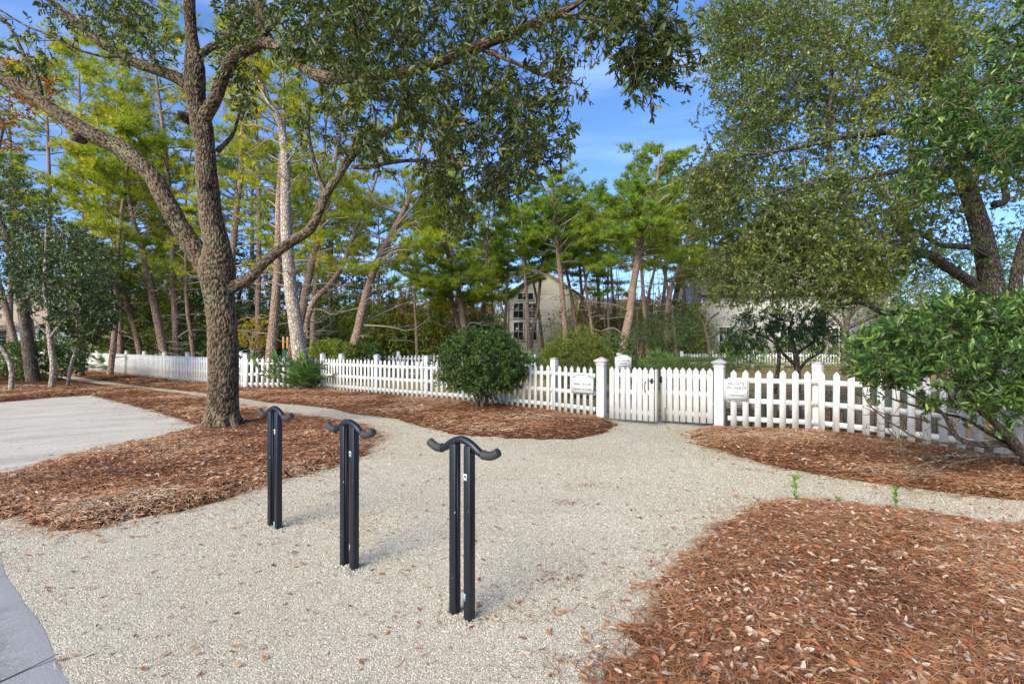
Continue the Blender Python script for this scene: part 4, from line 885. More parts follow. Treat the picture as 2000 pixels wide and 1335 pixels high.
CL=CL[~((_px>1865)&(_py>385)&(_py<640)&(CL[:,1]<11.6)&(R.random(len(CL))<.88))]
paths=link(wood,CL,.004,.007,.14,droop=-.02,ns=7,rmin=.008); bt=Buf()
for s in paths: bt.tube(s[:,:3],s[:,3],4,cap=False)
bl=Buf(); foliage(bl,bt,CL,10,.38,20,.064,.46,1,center=np.array([9.5,11,4]),droop=.25,out=.35,jit=.16,tw=.0026,rbias=R.random(len(CL)))
bt.obj('branches',Mat('grey_twig',.9,.1).color((.19,.16,.13)).m,root,smooth=True); bl.obj('crown',M_OAKL2,root)

# ---------------------------------------------------------------- bay tree reaching in from the right
root=tree_root('bay_tree',(8.6,7.0),'broad glossy leaved bay branches hanging in at the top right')
wood=[pts([(2230,900,30),(2220,700,28),(2190,500,26),(2150,300,22),(2100,180,18),(2060,100,12),(2030,20,8)],7.0),pts([(2160,330,14),(2080,300,10),(2000,280,8),(1920,290,6),(1850,310,4)],7.0),pts([(2100,180,12),(2030,170,9),(1960,160,7),(1890,190,5),(1820,220,3)],6.8)]
b=Buf(); [limb_tube(b,s,12) for s in wood]; b.obj('trunk',M_BARK2,root,smooth=True)
CL=np.concatenate([poly_pts([(2010,-20),(1975,50),(1930,90),(1880,120),(1850,170),(1800,210),(1750,235),(1770,290),(1745,350),(1790,395),(1850,360),(1930,320),(2010,340),(2150,350),(2150,-20)],150,5.9,7.6)])
bt=Buf()
for s in link(wood,CL,.004,.01,.12,droop=.0): bt.tube(s[:,:3],s[:,3],5,cap=False)
bl=Buf(); foliage(bl,bt,CL,5,.20,12,.10,.33,2,center=np.array([8,7,4]),droop=.15,out=.3,jit=.07,up=1)
bt.obj('branches',M_TWIG,root); bl.obj('crown',M_BAYL,root)

# ---------------------------------------------------------------- bushes
def bush(name,label,c,r,nC,leafspec,mat,stems,cat='bush',group=None,ntw=5,nleaf=9,twL=.14,shell=.6,stem_r=.012,t=2,spread=.25,low=None,lump=.0,up=.7,top_light=False,jit=.04):
    """c: crown centre (x,y,z); r: radii; leafspec (length, ratio)"""
    root=tree_root(name,c,label,cat,group); c=np.array(c,float); base=np.array([c[0],c[1],0])
    CL=ell_pts(c,r,nC,shell)
    if lump:
        d=unit((CL-c)/np.array(r)); k=1+lump*(np.array([mnoise.noise(tuple(q*2.3+c)) for q in d])); CL=c+(CL-c)*k[:,None]
    CL=CL[CL[:,2]>.05]
    if low is not None: CL=CL[CL[:,2]>low]
    wood=[]; b=Buf()
    for i in range(stems):
        a=2*PI*i/stems+R.random(); q=np.array([math.cos(a)*r[0],math.sin(a)*r[1],0]); top=c+q*R.uniform(.35,.7)+np.array([0,0,r[2]*R.uniform(-.2,.5)])
        P=np.array([[*(base+q*.06-np.array([0,0,.06])),stem_r*1.4],[*(base+q*spread+np.array([0,0,top[2]*.4])+R.normal(size=3)*.04),stem_r],[*((base+top)/2+q*.1+np.array([0,0,top[2]*.15])),stem_r*.8],[*top,stem_r*.4]]); s=spline(P,14); wood.append(s); limb_tube(b,s,8)
    for s in link(wood,CL,.0022,.006,.12,ns=5): b.tube(s[:,:3],s[:,3],4,cap=False)
    bl=Buf(); foliage(bl,b,CL,ntw,twL,nleaf,leafspec[0],leafspec[1],t,center=c-np.array([0,0,r[2]*.4]),droop=-.15,out=.9,jit=jit,up=up)
    b.obj('stems',M_TWIG if name!='bay_bush' else M_BARK2,root,smooth=True); bl.obj('crown',mat,root); return root
bush('round_bush','rounded dark green bush on thin stems in front of the white fence',(-.70,11.75,1.08),(1.0,.85,.70),700,(.045,.46),M_BUSHL,9,ntw=7,nleaf=13,twL=.15,shell=.55,stem_r=.02,low=.30,lump=.22,spread=.16)
bush('light_bush','loose light green bush behind the gate beside the arched sign',(1.85,14.6,.98),(1.02,.9,.92),520,(.045,.4),M_BUSHY,7,ntw=6,nleaf=11,twL=.17,shell=.5,lump=.25,low=.1)
bush('dark_bush','small very dark round shrub just right of the light green bush',(3.9,19.5,1.05),(.85,.8,.85),260,(.05,.5),M_DARKL,5,ntw=6,nleaf=10,twL=.12,shell=.75,low=.1)
bush('dark_bush','dark clipped shrub tucked behind the left edge of the light green bush',(2.1,19.5,.85),(.8,.8,.8),220,(.05,.5),M_DARKL,5,ntw=6,nleaf=10,twL=.12,shell=.75,low=.1)
bush('clipped_bush','light green leafy shrub between the two leaning trunks behind the fence',(-7.1,20.2,.95),(1.05,.7,.72),320,(.055,.5),M_BUSHY,5,ntw=6,nleaf=10,twL=.13,shell=.75,low=.1)
bush('clipped_bush','green leafy shrub right of the leaning pine trunk behind the fence',(-6.05,20.9,.85),(.85,.7,.68),260,(.055,.5),M_BUSHL,5,ntw=6,nleaf=10,twL=.13,shell=.75,low=.1)
# clipped flat-topped hedge: leaves over a rounded box
def hedge(label,x0,x1,y0,y1,h,n):
    root=tree_root('hedge',((x0+x1)/2,y0),label,'hedge'); b=Buf(); bl=Buf()
    u=R.random((n,3)); face=R.random(n); P=np.column_stack([x0+(x1-x0)*u[:,0],y0+(y1-y0)*u[:,1],.08+(h-.08)*u[:,2]]); N=rdir(n)*.5
    top=face<.45; P[top,2]=h+.03*(fbm(P[top,0],P[top,1],3)-.5); N[top,2]+=1; fr=(face>=.45)&(face<.85); P[fr,1]=y0; N[fr,1]-=1; sd=face>=.85; P[sd,0]=np.where(u[sd,0]<.5,x0,x1)
    P+=R.normal(size=(n,3))*.025; D=rdir(n)+N*.4; leaves(bl,P,D,N+rdir(n)*.6,.035*R.uniform(.7,1.3,n),.018,1)
    for i in range(26):
        x=x0+(x1-x0)*(i+.5)/26; P=np.array([[x,(y0+y1)/2,-.05],[x+R.normal()*.05,(y0+y1)/2,h*.5],[x+R.normal()*.1,y0+.15,h*.92]]); b.tube(P,[.012,.009,.004],5)
    b.obj('stems',M_TWIG,root); bl.obj('crown',M_HEDGE,root)
hedge('low flat-topped clipped hedge behind the right gate leaf',4.55,7.0,16.0,17.6,1.02,26000)

# glossy bush on the right
root=tree_root('bay_bush',(5.95,5.85),'big glossy leaved bush with bare low branches in front of the right fence','bush')
ST=[[(2012,905,34,5.95),(1985,870,28,5.8),(1950,835,20,5.6),(1905,800,14,5.4),(1860,760,9,5.2),(1810,720,6,5.1)],
 [(2010,900,24,5.95),(1970,868,16,5.9),(1920,868,13,5.75),(1875,855,11,5.6),(1850,815,9,5.5),(1820,790,6,5.4),(1760,760,4,5.3)],
 [(1990,880,16,5.9),(1930,845,11,5.9),(1880,820,8,5.8),(1800,800,6,5.6),(1740,780,4,5.5)],
 [(2015,890,26,5.95),(2040,830,22,5.9),(2050,760,16,5.8),(2010,700,10,5.6),(1960,660,6,5.5)],
 [(1960,862,9,5.8),(1880,868,6,5.6),(1800,860,5,5.4),(1750,835,4,5.3),(1700,800,3,5.2),(1680,770,2,5.2)],
 [(2010,890,14,5.95),(1930,888,10,5.75),(1850,893,7,5.6),(1790,893,6,5.4),(1755,870,4,5.3),(1730,840,3,5.3)],
 [(1860,892,7,5.6),(1800,908,5,5.3),(1775,925,4,5.2),(1760,930,3,5.15)],[(1950,887,8,5.8),(1880,903,5,5.4),(1840,912,4,5.2),(1780,930,3,5.0)],
 [(1870,855,7,5.6),(1840,830,5,5.5),(1780,815,4,5.4),(1730,810,3,5.3),(1690,790,2,5.3)]]
wood=[pts(s,5.8,wob=.03) for s in ST]; b=Buf()
for s in wood:
    s[:,2]=np.maximum(s[:,2],.02+s[:,3]); limb_tube(b,s,10)
CL=np.concatenate([poly_pts([(1655,680),(1680,655),(1740,640),(1780,618),(1850,600),(1900,592),(1960,600),(2060,590),(2150,640),(2150,800),(2050,815),(1950,800),(1900,790),(1840,760),(1780,745),(1720,735),(1680,725)],440,4.75,6.3),poly_pts([(1680,720),(1900,790),(1990,850),(1880,800),(1720,760)],16,5.0,5.8)])
for s in link(wood,CL,.003,.008,.15,ns=6): b.tube(s[:,:3],s[:,3],5,cap=False)
for k in range(60):  # bare twigs below
    p=W(R.uniform(1690,1960),R.uniform(740,860),R.uniform(5,5.8)); q=p+R.normal(size=3)*.16; b.tube(spline(np.array([p,(p+q)/2+R.normal(size=3)*.03,q]),5),np.linspace(.004,.0015,5),4,cap=False)
bl=Buf(); foliage(bl,b,CL,5,.14,10,.078,.34,2,center=np.array([4.9,5.7,1.0]),droop=-.25,out=.8,jit=.05,up=.9)
b.obj('stems',bark_mat('bush_bark',(.22,.19,.14),(.06,.05,.04),strength=.3),root,smooth=True); bl.obj('crown',M_BAYL,root)

# small tree with bay leaves behind the right fence
root=tree_root('small_tree',(6.6,12.4),'small multi-stemmed tree with drooping glossy leaves behind the right fence')
ST=[[(1512,770,10),(1520,720,9),(1522,690,8),(1512,660,6),(1500,640,4)],[(1556,800,15),(1558,740,13),(1556,700,12),(1550,670,9),(1545,640,6),(1550,615,4)],[(1556,715,9),(1530,690,7),(1515,670,5),(1480,650,3)],[(1552,735,8),(1575,705,7),(1600,690,6),(1612,675,4)],[(1556,690,8),(1590,665,6),(1605,640,4)]]
wood=[pts(s,12.4,wob=.02) for s in ST]; b=Buf(); [limb_tube(b,s,8) for s in wood]; s=np.array([[*W(1556,800,12.4)[:2],-.1,.10],[*W(1556,800,12.4)[:2],.5,.08]]); b.tube(s[:,:3],s[:,3],10)
CL=poly_pts([(1415,655),(1440,620),(1500,600),(1560,603),(1610,612),(1632,650),(1618,695),(1585,670),(1540,660),(1500,665),(1460,690),(1430,680)],120,11.2,13.6)
for s in link(wood,CL,.003,.008,.12): b.tube(s[:,:3],s[:,3],5,cap=False)
bl=Buf(); foliage(bl,b,CL,5,.20,11,.10,.28,2,center=np.array([6.6,12.4,1.6]),droop=.35,out=.5,jit=.08,up=.9)
b.obj('trunk',M_BARK2,root,smooth=True); bl.obj('crown',M_BAYL,root)

# ---------------------------------------------------------------- palmettos
def palmetto(label,x,y,nf,size,group=None,z=0,name='palmetto'):
    root=tree_root(name,(x,y),label,'palm plant',group); bl=Buf(); bs=Buf()
    for i in range(nf):
        a=R.uniform(0,2*PI); el=R.uniform(.25,1.35); d=np.array([math.cos(a)*math.cos(el),math.sin(a)*math.cos(el),math.sin(el)]); Lp=size*R.uniform(.5,1.1)
        p0=np.array([x,y,z+.02])+np.array([math.cos(a),math.sin(a),0])*.05; p1=p0+d*Lp; side=unit(np.cross(d,[0,0,1])+1e-6); nn=np.cross(side,d)
        bs.tube(spline(np.array([p0,p0+d*Lp*.5+np.array([0,0,.02]),p1]),6),np.linspace(.008,.004,6),5,cap=False)
        k=22; th=np.linspace(-1.9,1.9,k)+R.normal(size=k)*.04; tilt=R.uniform(-.4,.3); f=unit(d+nn*tilt)
        dd=unit(f[None]*np.cos(th)[:,None]+side[None]*np.sin(th)[:,None]+nn[None]*.12+R.normal(size=(k,3))*.05)
        LL=size*.62*(1-.25*np.abs(th)/1.9)*R.uniform(.9,1.05,k)
        bl.stamp(np.repeat(p1[None],k,0),dd,np.repeat(nn[None],k,0)+R.normal(size=(k,3))*.2,LL,.030*size,[(-.15,0,0),(.15,0,0),(-.5,.5,.2),(0,.5,-.3),(.5,.5,.2),(0,1,-1.6)],Q=[(0,3,2,2),(0,1,4,3)][1:],T=[(0,3,2),(2,3,5),(3,4,5)],rnd=R.random(k),Zs=.05*size)
    bs.obj('stems',M_PALM,root); bl.obj('fronds',M_PALM,root); return root
palmetto('tall palmetto clump at the foot of the leaning pale trunk, left side',W(566,760,17.0)[0],16.75,14,.98)
palmetto('bushy palmetto clump against the fence right of the leaning pale trunk',W(612,760,16.4)[0],16.45,30,.92)
for i,(px,D,n,lab) in enumerate(((1232,25,14,'leftmost palmetto in the row behind the arched sign'),(1262,24,14,'second palmetto in the row behind the arched sign'),(1290,26,14,'middle palmetto in the row beyond the gate opening'),(1318,25,14,'palmetto under the dark round-crowned tree'),(1012,22,12,'palmetto just right of the rounded bush in the park'),(1072,23,12,'palmetto left of the light green bush in the park'),(1480,27,10,'palmetto on the mulch left of the small glossy tree'),(1437,29,10,'palmetto beside the bent dark tree by the grey house'))):
    palmetto(lab,(px-1000)/1000*D,D,n,.95,'palmettos inside the park')
for i,px in enumerate((212,232,498,516)): palmetto(('palmetto with spiky leaves left end behind the long fence','spiky palmetto behind the long fence near the green shrubs','palmetto under the yellow-green little tree','palmetto left of the green park post')[i],(px-1000)/1000*(27 if i<2 else 21),27 if i<2 else 21,14,.9,'palmettos inside the park')

# sprouts by the near bed
def sprout(label,x,y,h):
    root=tree_root('seedling',(x,y),label,'plant'); bs=Buf(); bl=Buf(); P=np.array([[x,y,0],[x+.01,y,h*.5],[x+R.normal()*.02,y,h]]); bs.tube(spline(P,6),np.linspace(.0035,.0015,6),6)
    n=int(16+h*90); z=h*(.25+.75*R.random(n)); D=rdir(n)*[1,1,.4]+[0,0,.6]; leaves(bl,np.column_stack([np.full(n,x),np.full(n,y),z]),D,rdir(n)*.4+[0,0,1],.055*R.uniform(.6,1.2,n),.019,2)
    bs.obj('stem',M_SPROUT,root); bl.obj('leaves',M_SPROUT,root)
for px,py,h,lab in ((1553,992,.29,'tallest bright green seedling at the tip of the near straw bed'),(1573,998,.07,'short green seedling just right of the tallest one'),(1749,996,.21,'single bright seedling standing in the gravel on the right'),(1636,986,.06,'tiny green seedling on the bed edge between the two taller ones'),(1551,1010,.05,'tiny green sprig in the straw below the tallest seedling')):
    g=G(px,py); sprout(lab,g[0],g[1],h)

# ---------------------------------------------------------------- pines
STAR=[];START=[]
for k in range(9):
    a=k*2.399; c=.35+.75*((k*.37)%1); v=np.array([math.sin(c)*math.cos(a),math.cos(c),math.sin(c)*math.sin(a)]); s=np.array([math.sin(a),0,-math.cos(a)])*.055
    STAR+= [tuple(s),tuple(-s),tuple(v)]; START.append((3*k,3*k+1,3*k+2))
def pine(root,path,cb=.45,nb=38,spread=2.4,dens=1.0,mat=None,bark=None,tuft=.23,dead=10,seed=0,up=.15,flat=.25,side=None,sides=9,top=1.0):
    """path: rows x,y,z,r from foot to tip"""
    s=spline(np.array(path,float),40); s[:,:2]+=np.column_stack([np.cumsum(R.normal(size=40)),np.cumsum(R.normal(size=40))])*.012*np.linspace(0,1,40)[:,None]
    b=Buf(); b.tube(s[:,:3],s[:,3],sides,rnd=R.random()); bt=Buf(); bl=Buf(); H=s[-1,2]; TP=[];TD=[]
    for i in range(nb+dead):
        isdead=i>=nb; f=R.uniform(.12,cb+.1) if isdead else cb+(1-cb)*((i+.5)/nb)**.9
        k=int(f*39); p=s[k,:3]; a=R.uniform(0,2*PI)
        if side is not None and R.random()<.55: a=side+R.normal()*.7
        g=(f-cb)/(1-cb) if not isdead else 0
        L=spread*(R.uniform(.5,1.1))*((1-.62*max(g,0)**1.3) if not isdead else R.uniform(.4,.95)); L*=(.75+.5*min(1,max(g,0)*3)) if not isdead else 1
        el=up+.5*g+R.normal()*.12; d=np.array([math.cos(a)*math.cos(el),math.sin(a)*math.cos(el),math.sin(el)])
        q=np.array([p,p+d*L*.35+[0,0,.03*L],p+d*L*.7+[0,0,-.04*L],p+d*L+[0,0,.05*L*(1 if R.random()<.6 else -1.2)]])+np.vstack([np.zeros(3),R.normal(size=(3,3))*.05*L]); q=spline(q,8)
        r0=min(s[k,3]*.45,.008+.012*L); bt.tube(q,np.linspace(r0,.005,8),5,cap=False)
        ns=int(R.integers(5,10)); 
        for j in range(ns):
            t=R.uniform(.3,1.0) if not isdead else R.uniform(.3,1); m=int(t*7); pp=q[m]; sa=a+R.choice([-1,1])*R.uniform(.3,1.2); sl=L*R.uniform(.16,.42)*(1.2-t*.5)
            sd=np.array([math.cos(sa)*math.cos(el*.6),math.sin(sa)*math.cos(el*.6),math.sin(el)*.5+R.normal()*flat]); e=pp+sd*sl; md=(pp+e)/2+R.normal(size=3)*.06*sl
            bt.tube(np.array([pp,md,e]),[.006,.004,.0025],3,cap=False)
            if isdead: 
                e2=e+R.normal(size=3)*.2*sl; bt.sticks([md,md],[e2,md+R.normal(size=3)*.3*sl],.003,.002); continue
            nt=int(max(4,sl/.062*dens)); tt=R.uniform(.25,1.08,nt); P=pp+(e-pp)[None]*tt[:,None]+R.normal(size=(nt,3))*[.10,.10,.055]; TP.append(P); TD.append(unit(sd[None]*.8+rdir(nt)*.6+np.array([0,0,.55])))
    P=np.concatenate(TP); D=np.concatenate(TD); n=len(P); LL=tuft*R.uniform(.75,1.25,n)
    bl.stamp(P,D,rdir(n),LL,LL,STAR,T=START,rnd=np.clip(R.random(n)*.7+.3*vnoise(P[:,0],P[:,2],.8,3),0,1),Zs=LL)
    b.obj('trunk',bark or M_PBARK,root,smooth=True); bt.obj('branches',M_TWIGP,root); bl.obj('crown',mat or M_PINEL,root); return root
def pine_at(label,px,D,H,group='pines in the park',**kw):
    """px rows (px,py,width) for the visible trunk, then extended to height H"""
    root=tree_root('pine_tree',((px[0][0]-1000)/1000*D,D),label,'pine tree',group)
    rows=[[*W(r[0],r[1],D),r[2]/2/1000*D/math.sqrt(1+((r[0]-1000)/1000)**2)] for r in px]; base=rows[0].copy(); base[2]=-.1; base[3]*=1.1
    if rows[0][2]>.2: rows=[base]+rows
    else: rows[0][2]=-.1
    l=np.array(rows[-1]); pv=np.array(rows[-2]); d=unit(l[:3]-pv[:3]); rem=H-l[2]
    if rem>.5: rows.append([*(l[:3]+np.array([d[0]*.5*rem,R.normal()*.3,rem*.5])),l[3]*.65]); rows.append([*(l[:3]+np.array([d[0]*.7*rem,R.normal()*.3,rem])),.02])
    kw['dens']=kw.get('dens',1.0)*(1.5 if D>26 else 1.0); kw['nb']=int(kw.get('nb',38)*(1.3 if D>26 else 1)); kw.setdefault('tuft',.27 if D>26 else .22)
    return pine(root,rows,**kw)
# the ones you can single out
pine_at('pale leaning pine trunk growing through the fence beside the palmetto',[(592,762,30),(586,700,30),(578,640,28),(568,570,26),(561,490,24),(557,420,22),(556,350,20),(555,290,17),(545,235,15),(525,200,12),(500,150,9)],16.7,11.2,bark=M_PALEB,cb=.5,nb=26,spread=2.2,dens=.8,dead=16,top=.5,sides=14,group=None)
pine_at('straight brown pine behind the short forward facing fence panel',[(529,712,24),(535,640,20),(541,570,18),(546,500,17),(548,430,15),(550,360,13)],19.5,13,cb=.45,nb=32,sides=12,group=None)
pine_at('thick leaning pine whose trunk shows between the palmetto fronds',[(570,700,22),(580,650,19),(592,590,17),(605,520,15),(625,440,12),(640,380,10)],20.5,12,cb=.5,nb=28,side=0.,group=None)
pine_at('thin grey pine curving upward right of the pale trunk',[(594,690,12),(597,640,12),(612,590,12),(640,560,11),(668,520,9),(700,440,7)],22.5,10.5,cb=.55,nb=22,spread=2,group=None)
pine_at('pine leaning strongly to the right between the two clipped shrubs',[(684,702,21),(697,650,18),(708,600,17),(722,550,15),(738,505,14),(765,450,12),(790,400,10),(800,360,8)],21,11.5,cb=.42,nb=40,spread=3.4,dead=16,side=0.1,mat=M_PINEL,group=None,sides=12)
pine_at('orange lit pine leaning left, left of the big oak trunk',[(322,700,20),(312,650,18),(300,590,17),(288,530,15),(275,480,13),(262,440,11),(250,380,9)],25,14,cb=.4,nb=40,spread=3.0,dead=20,group=None)
pine_at('slender thin-trunked pine right behind the left fence posts',[(378,702,10),(372,650,9),(364,600,8),(362,540,7),(360,470,6)],25,12,cb=.5,nb=24,group=None)
pine_at('brown pine trunk emerging just right of the big oak trunk',[(461,700,17),(455,640,15),(452,560,14),(456,480,14),(464,400,13),(470,340,11)],23,14.5,cb=.42,nb=36,spread=2.8,group=None)
pine_at('reddish pine trunk leaning at the far left behind the long fence',[(275,700,15),(262,640,14),(245,580,13),(230,530,12),(222,480,10)],28,14,cb=.4,nb=36,spread=3,dead=16,group=None)
pine_at('lit orange pine trunk leaning left in front of the woods, centre',[(912,668,13),(905,630,12),(899,590,12),(893,555,10),(885,510,9)],30,11.5,cb=.36,nb=40,spread=2.8,mat=M_PINEL,group=None)
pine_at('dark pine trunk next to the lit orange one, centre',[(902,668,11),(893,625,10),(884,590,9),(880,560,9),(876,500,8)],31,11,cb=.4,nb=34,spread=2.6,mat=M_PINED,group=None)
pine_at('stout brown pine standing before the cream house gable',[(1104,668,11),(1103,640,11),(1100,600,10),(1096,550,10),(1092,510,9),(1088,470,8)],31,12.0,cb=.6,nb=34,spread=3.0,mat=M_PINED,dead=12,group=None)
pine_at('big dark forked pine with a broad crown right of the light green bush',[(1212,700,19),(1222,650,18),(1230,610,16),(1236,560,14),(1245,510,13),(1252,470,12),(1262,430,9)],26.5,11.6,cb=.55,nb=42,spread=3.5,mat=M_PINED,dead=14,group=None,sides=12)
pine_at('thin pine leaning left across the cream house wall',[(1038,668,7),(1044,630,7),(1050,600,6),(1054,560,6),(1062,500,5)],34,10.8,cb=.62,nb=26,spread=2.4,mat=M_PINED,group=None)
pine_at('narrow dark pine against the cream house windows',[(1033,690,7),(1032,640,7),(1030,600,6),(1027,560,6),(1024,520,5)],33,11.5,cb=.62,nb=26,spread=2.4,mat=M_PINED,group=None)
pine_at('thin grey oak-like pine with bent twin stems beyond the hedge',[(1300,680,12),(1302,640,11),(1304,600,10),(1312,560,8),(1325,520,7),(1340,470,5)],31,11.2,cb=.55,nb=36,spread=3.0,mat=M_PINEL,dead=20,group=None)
for k,(px,D,H,w) in enumerate(((20,36,22,.34),(95,34,22,.32),(165,31,20,.32),(235,27.5,18.5,.26),(345,25.5,18.5,.30),(505,25,17,.26),(610,26,15.5,.26))):
    x=(px-1000)/1000*D; root=tree_root('pine_tree',(x,D),('tall golden pine rising behind the leaning oak at the left edge','tall feathery pine standing behind the pale barked small tree','tall yellow-green pine above the long fence, under the big left limb','slender tall pine between the two left limbs of the oak','tall golden topped pine right behind the oak fork','tall pine filling the gap right of the oak trunk','tall pine behind the pale leaning trunk')[k],'pine tree')
    lx=R.normal()*.5; pine(root,[[x,D,-.1,w*.58],[x+lx*.1,D,H*.2,w/2],[x+lx*.5,D+.2,H*.5,w*.38],[x+lx,D,H*.8,w*.22],[x+lx*1.3,D,H,.02]],cb=.48,nb=44,spread=3.6,dens=.85,tuft=.26,dead=22)
# prototypes for the rest, each a different build
protos=[]
for i in range(7):
    H=[12.5,13.5,11,14.5,12,13,10.5][i]; root=empty('pine_tree',(0,0,0)); lx,ly=R.normal(size=2)*.5; r0=[.15,.17,.12,.17,.11,.14,.10][i]
    P=[[0,0,-.2,r0*1.15],[lx*.2,ly*.2,H*.2,r0],[lx*.7,ly*.5,H*.45,r0*.75],[lx*1.0,ly*1.3,H*.75,r0*.5],[lx*1.5,ly*1.5,H,.02]]
    pine(root,P,cb=[.54,.6,.5,.62,.55,.6,.52][i],nb=[52,46,48,44,42,46,44][i],spread=[3.0,2.7,2.6,3.1,2.4,2.9,2.5][i],dens=1.05,mat=[M_PINEL,M_PINED,M_PINEL,M_PINED,M_PINEL,M_PINED,M_PINEL][i],dead=[10,14,8,16,10,12,8][i],tuft=.25)
    protos.append(root)
used=set()
def put(px,D,i,sc,label,group='slim pines filling the park woods',tilt=None):
    x=(px-1000)/1000*D; rz=R.uniform(0,2*PI); t=(tilt if tilt is not None else R.normal(size=2)*.085)
    if i not in used: o=protos[i]; used.add(i); o.location=(x,D,0); o.rotation_euler=(t[0],t[1],rz); o.scale=(sc,)*3
    else: o=copy_tree(protos[i],(x,D,0),rz,(sc,)*3,tilt=t)
    tag(o,label,'pine tree',group); return o
LA='slim bare-stemmed pine in the sunlit woods left of the big oak trunk'; LB='slim pine in the woods between the big oak and the rounded bush'; LC='slim pine in the open grove between the cream house and the grey house'; LE='distant pine closing the woods behind the park'
rows=[(40,30,0,1.15,LA),(180,29,0,1.0,LA),(385,30,2,1.2,LA),(215,24,4,1.05,LA),(70,40,1,1.1,LA),
(490,31,3,1.05,LB),(560,34,0,1.0,LB),(740,33,4,.85,LB),(815,30,6,.95,LB),(868,42,3,.95,LB),(940,33,1,.82,LB),(965,38,2,.9,LB),(985,36,5,.85,LB),(1005,44,0,.9,LB),
(1063,40,5,.9,LC),(1138,35,3,.82,LC),(1146,38,1,.86,LC),(1165,33,5,.78,LC),(1178,40,3,.9,LC),(1190,36,6,.95,LC),(1205,42,1,.95,LC),(1248,38,5,.98,LC),(1268,33,1,.85,LC),(1285,40,3,.95,LC),(1325,36,5,.95,LC),(1345,42,1,.9,LC),(1120,45,5,.9,LC),
(1360,62,0,.85,LE),(1160,66,6,.85,LE),(960,60,0,.9,LE),(880,58,2,.9,LE),(780,58,0,.9,LE),(700,56,6,1,LE),(610,56,0,1,LE),(520,54,4,1,LE),(400,54,6,1,LE),(330,56,2,1,LE),(260,54,0,1,LE),(180,52,2,1,LE),(80,52,4,1,LE)]
GRP={LA:'slim pines left of the oak trunk',LB:'slim pines left of centre',LC:'slim pines in the open grove',LE:'distant pines closing the view'}
for px,D,i,sc,lab in rows: put(px,D,i,sc*R.uniform(.96,1.04),lab,GRP[lab])

# ---------------------------------------------------------------- broadleaved understory
def broad(name,label,stems,D,CLs,spec,mat,bark,nt=5,nl=10,twL=.2,droop=.15,t=2,center=None,out=.4,cat='tree',group=None,up=.7,sides=10,rk=.008,jit=.08):
    s0=stems[0][0]; root=tree_root(name,((s0[0]-1000)/1000*D,D),label,cat,group); wood=[]; b=Buf()
    for st in stems:
        s=pts(st,D,wob=.02)
        if st is stems[0] or s[0,2]<.5: s=np.vstack([[s[0,0],s[0,1],-.1,s[0,3]*1.1],s])
        wood.append(s); limb_tube(b,s,sides)
    CL=CLs if isinstance(CLs,np.ndarray) else np.concatenate(CLs); bt=Buf()
    for s in link(wood,CL,.004,rk,.13,ns=6): bt.tube(s[:,:3],s[:,3],4,cap=False)
    bl=Buf(); foliage(bl,bt,CL,nt,twL,nl,spec[0],spec[1],t,center=center,droop=droop,out=out,jit=jit,up=up)
    b.obj('trunk',bark,root,smooth=True); bt.obj('branches',M_TWIG,root); bl.obj('crown',mat,root); return root
# left verge trees
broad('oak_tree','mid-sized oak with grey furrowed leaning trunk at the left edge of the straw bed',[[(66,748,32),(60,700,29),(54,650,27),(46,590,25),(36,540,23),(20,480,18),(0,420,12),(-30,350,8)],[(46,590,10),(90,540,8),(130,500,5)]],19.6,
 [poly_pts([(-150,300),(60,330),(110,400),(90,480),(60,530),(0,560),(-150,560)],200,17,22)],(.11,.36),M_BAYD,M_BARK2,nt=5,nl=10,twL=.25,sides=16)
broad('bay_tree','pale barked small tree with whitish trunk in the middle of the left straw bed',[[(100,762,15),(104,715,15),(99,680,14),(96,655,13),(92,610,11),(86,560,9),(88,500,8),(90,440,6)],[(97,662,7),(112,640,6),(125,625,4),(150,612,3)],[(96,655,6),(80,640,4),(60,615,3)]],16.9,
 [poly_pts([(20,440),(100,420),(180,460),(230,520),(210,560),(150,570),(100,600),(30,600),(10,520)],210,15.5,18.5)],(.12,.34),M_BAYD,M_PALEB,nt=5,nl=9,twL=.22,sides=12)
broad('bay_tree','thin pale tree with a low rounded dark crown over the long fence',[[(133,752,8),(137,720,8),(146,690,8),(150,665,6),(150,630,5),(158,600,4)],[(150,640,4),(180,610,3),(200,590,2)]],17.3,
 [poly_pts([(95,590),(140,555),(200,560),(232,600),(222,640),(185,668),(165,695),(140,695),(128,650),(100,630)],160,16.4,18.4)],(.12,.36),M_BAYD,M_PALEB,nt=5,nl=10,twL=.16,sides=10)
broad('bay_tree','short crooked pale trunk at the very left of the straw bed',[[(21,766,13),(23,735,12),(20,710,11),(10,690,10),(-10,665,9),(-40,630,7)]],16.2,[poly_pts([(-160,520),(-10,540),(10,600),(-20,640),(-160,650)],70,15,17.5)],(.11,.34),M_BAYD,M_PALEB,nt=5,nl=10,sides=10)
broad('small_tree','reddish leaved tree with rusty leaves at the upper left edge',[[(-60,760,20),(-50,600,18),(-30,450,14),(-10,330,10),(10,240,6)]],18,[poly_pts([(-60,90),(40,120),(95,150),(120,180),(70,190),(60,260),(0,300),(-60,300)],70,16,19)],(.12,.5),leaf_mat('rusty_leaf',[(0,(.10,.03,.01)),(.5,(.32,.10,.02)),(.8,(.42,.18,.03)),(1,(.14,.14,.03))],.3),M_BARK2,nt=4,nl=7)
bush('low_hedge','dark green low shrub at the far left behind the crooked pale trunk',(-19.3,20.5,.8),(2.2,1.0,.75),300,(.08,.45),M_BUSHL,6,low=.1,shell=.7,ntw=6,nleaf=10,twL=.18)
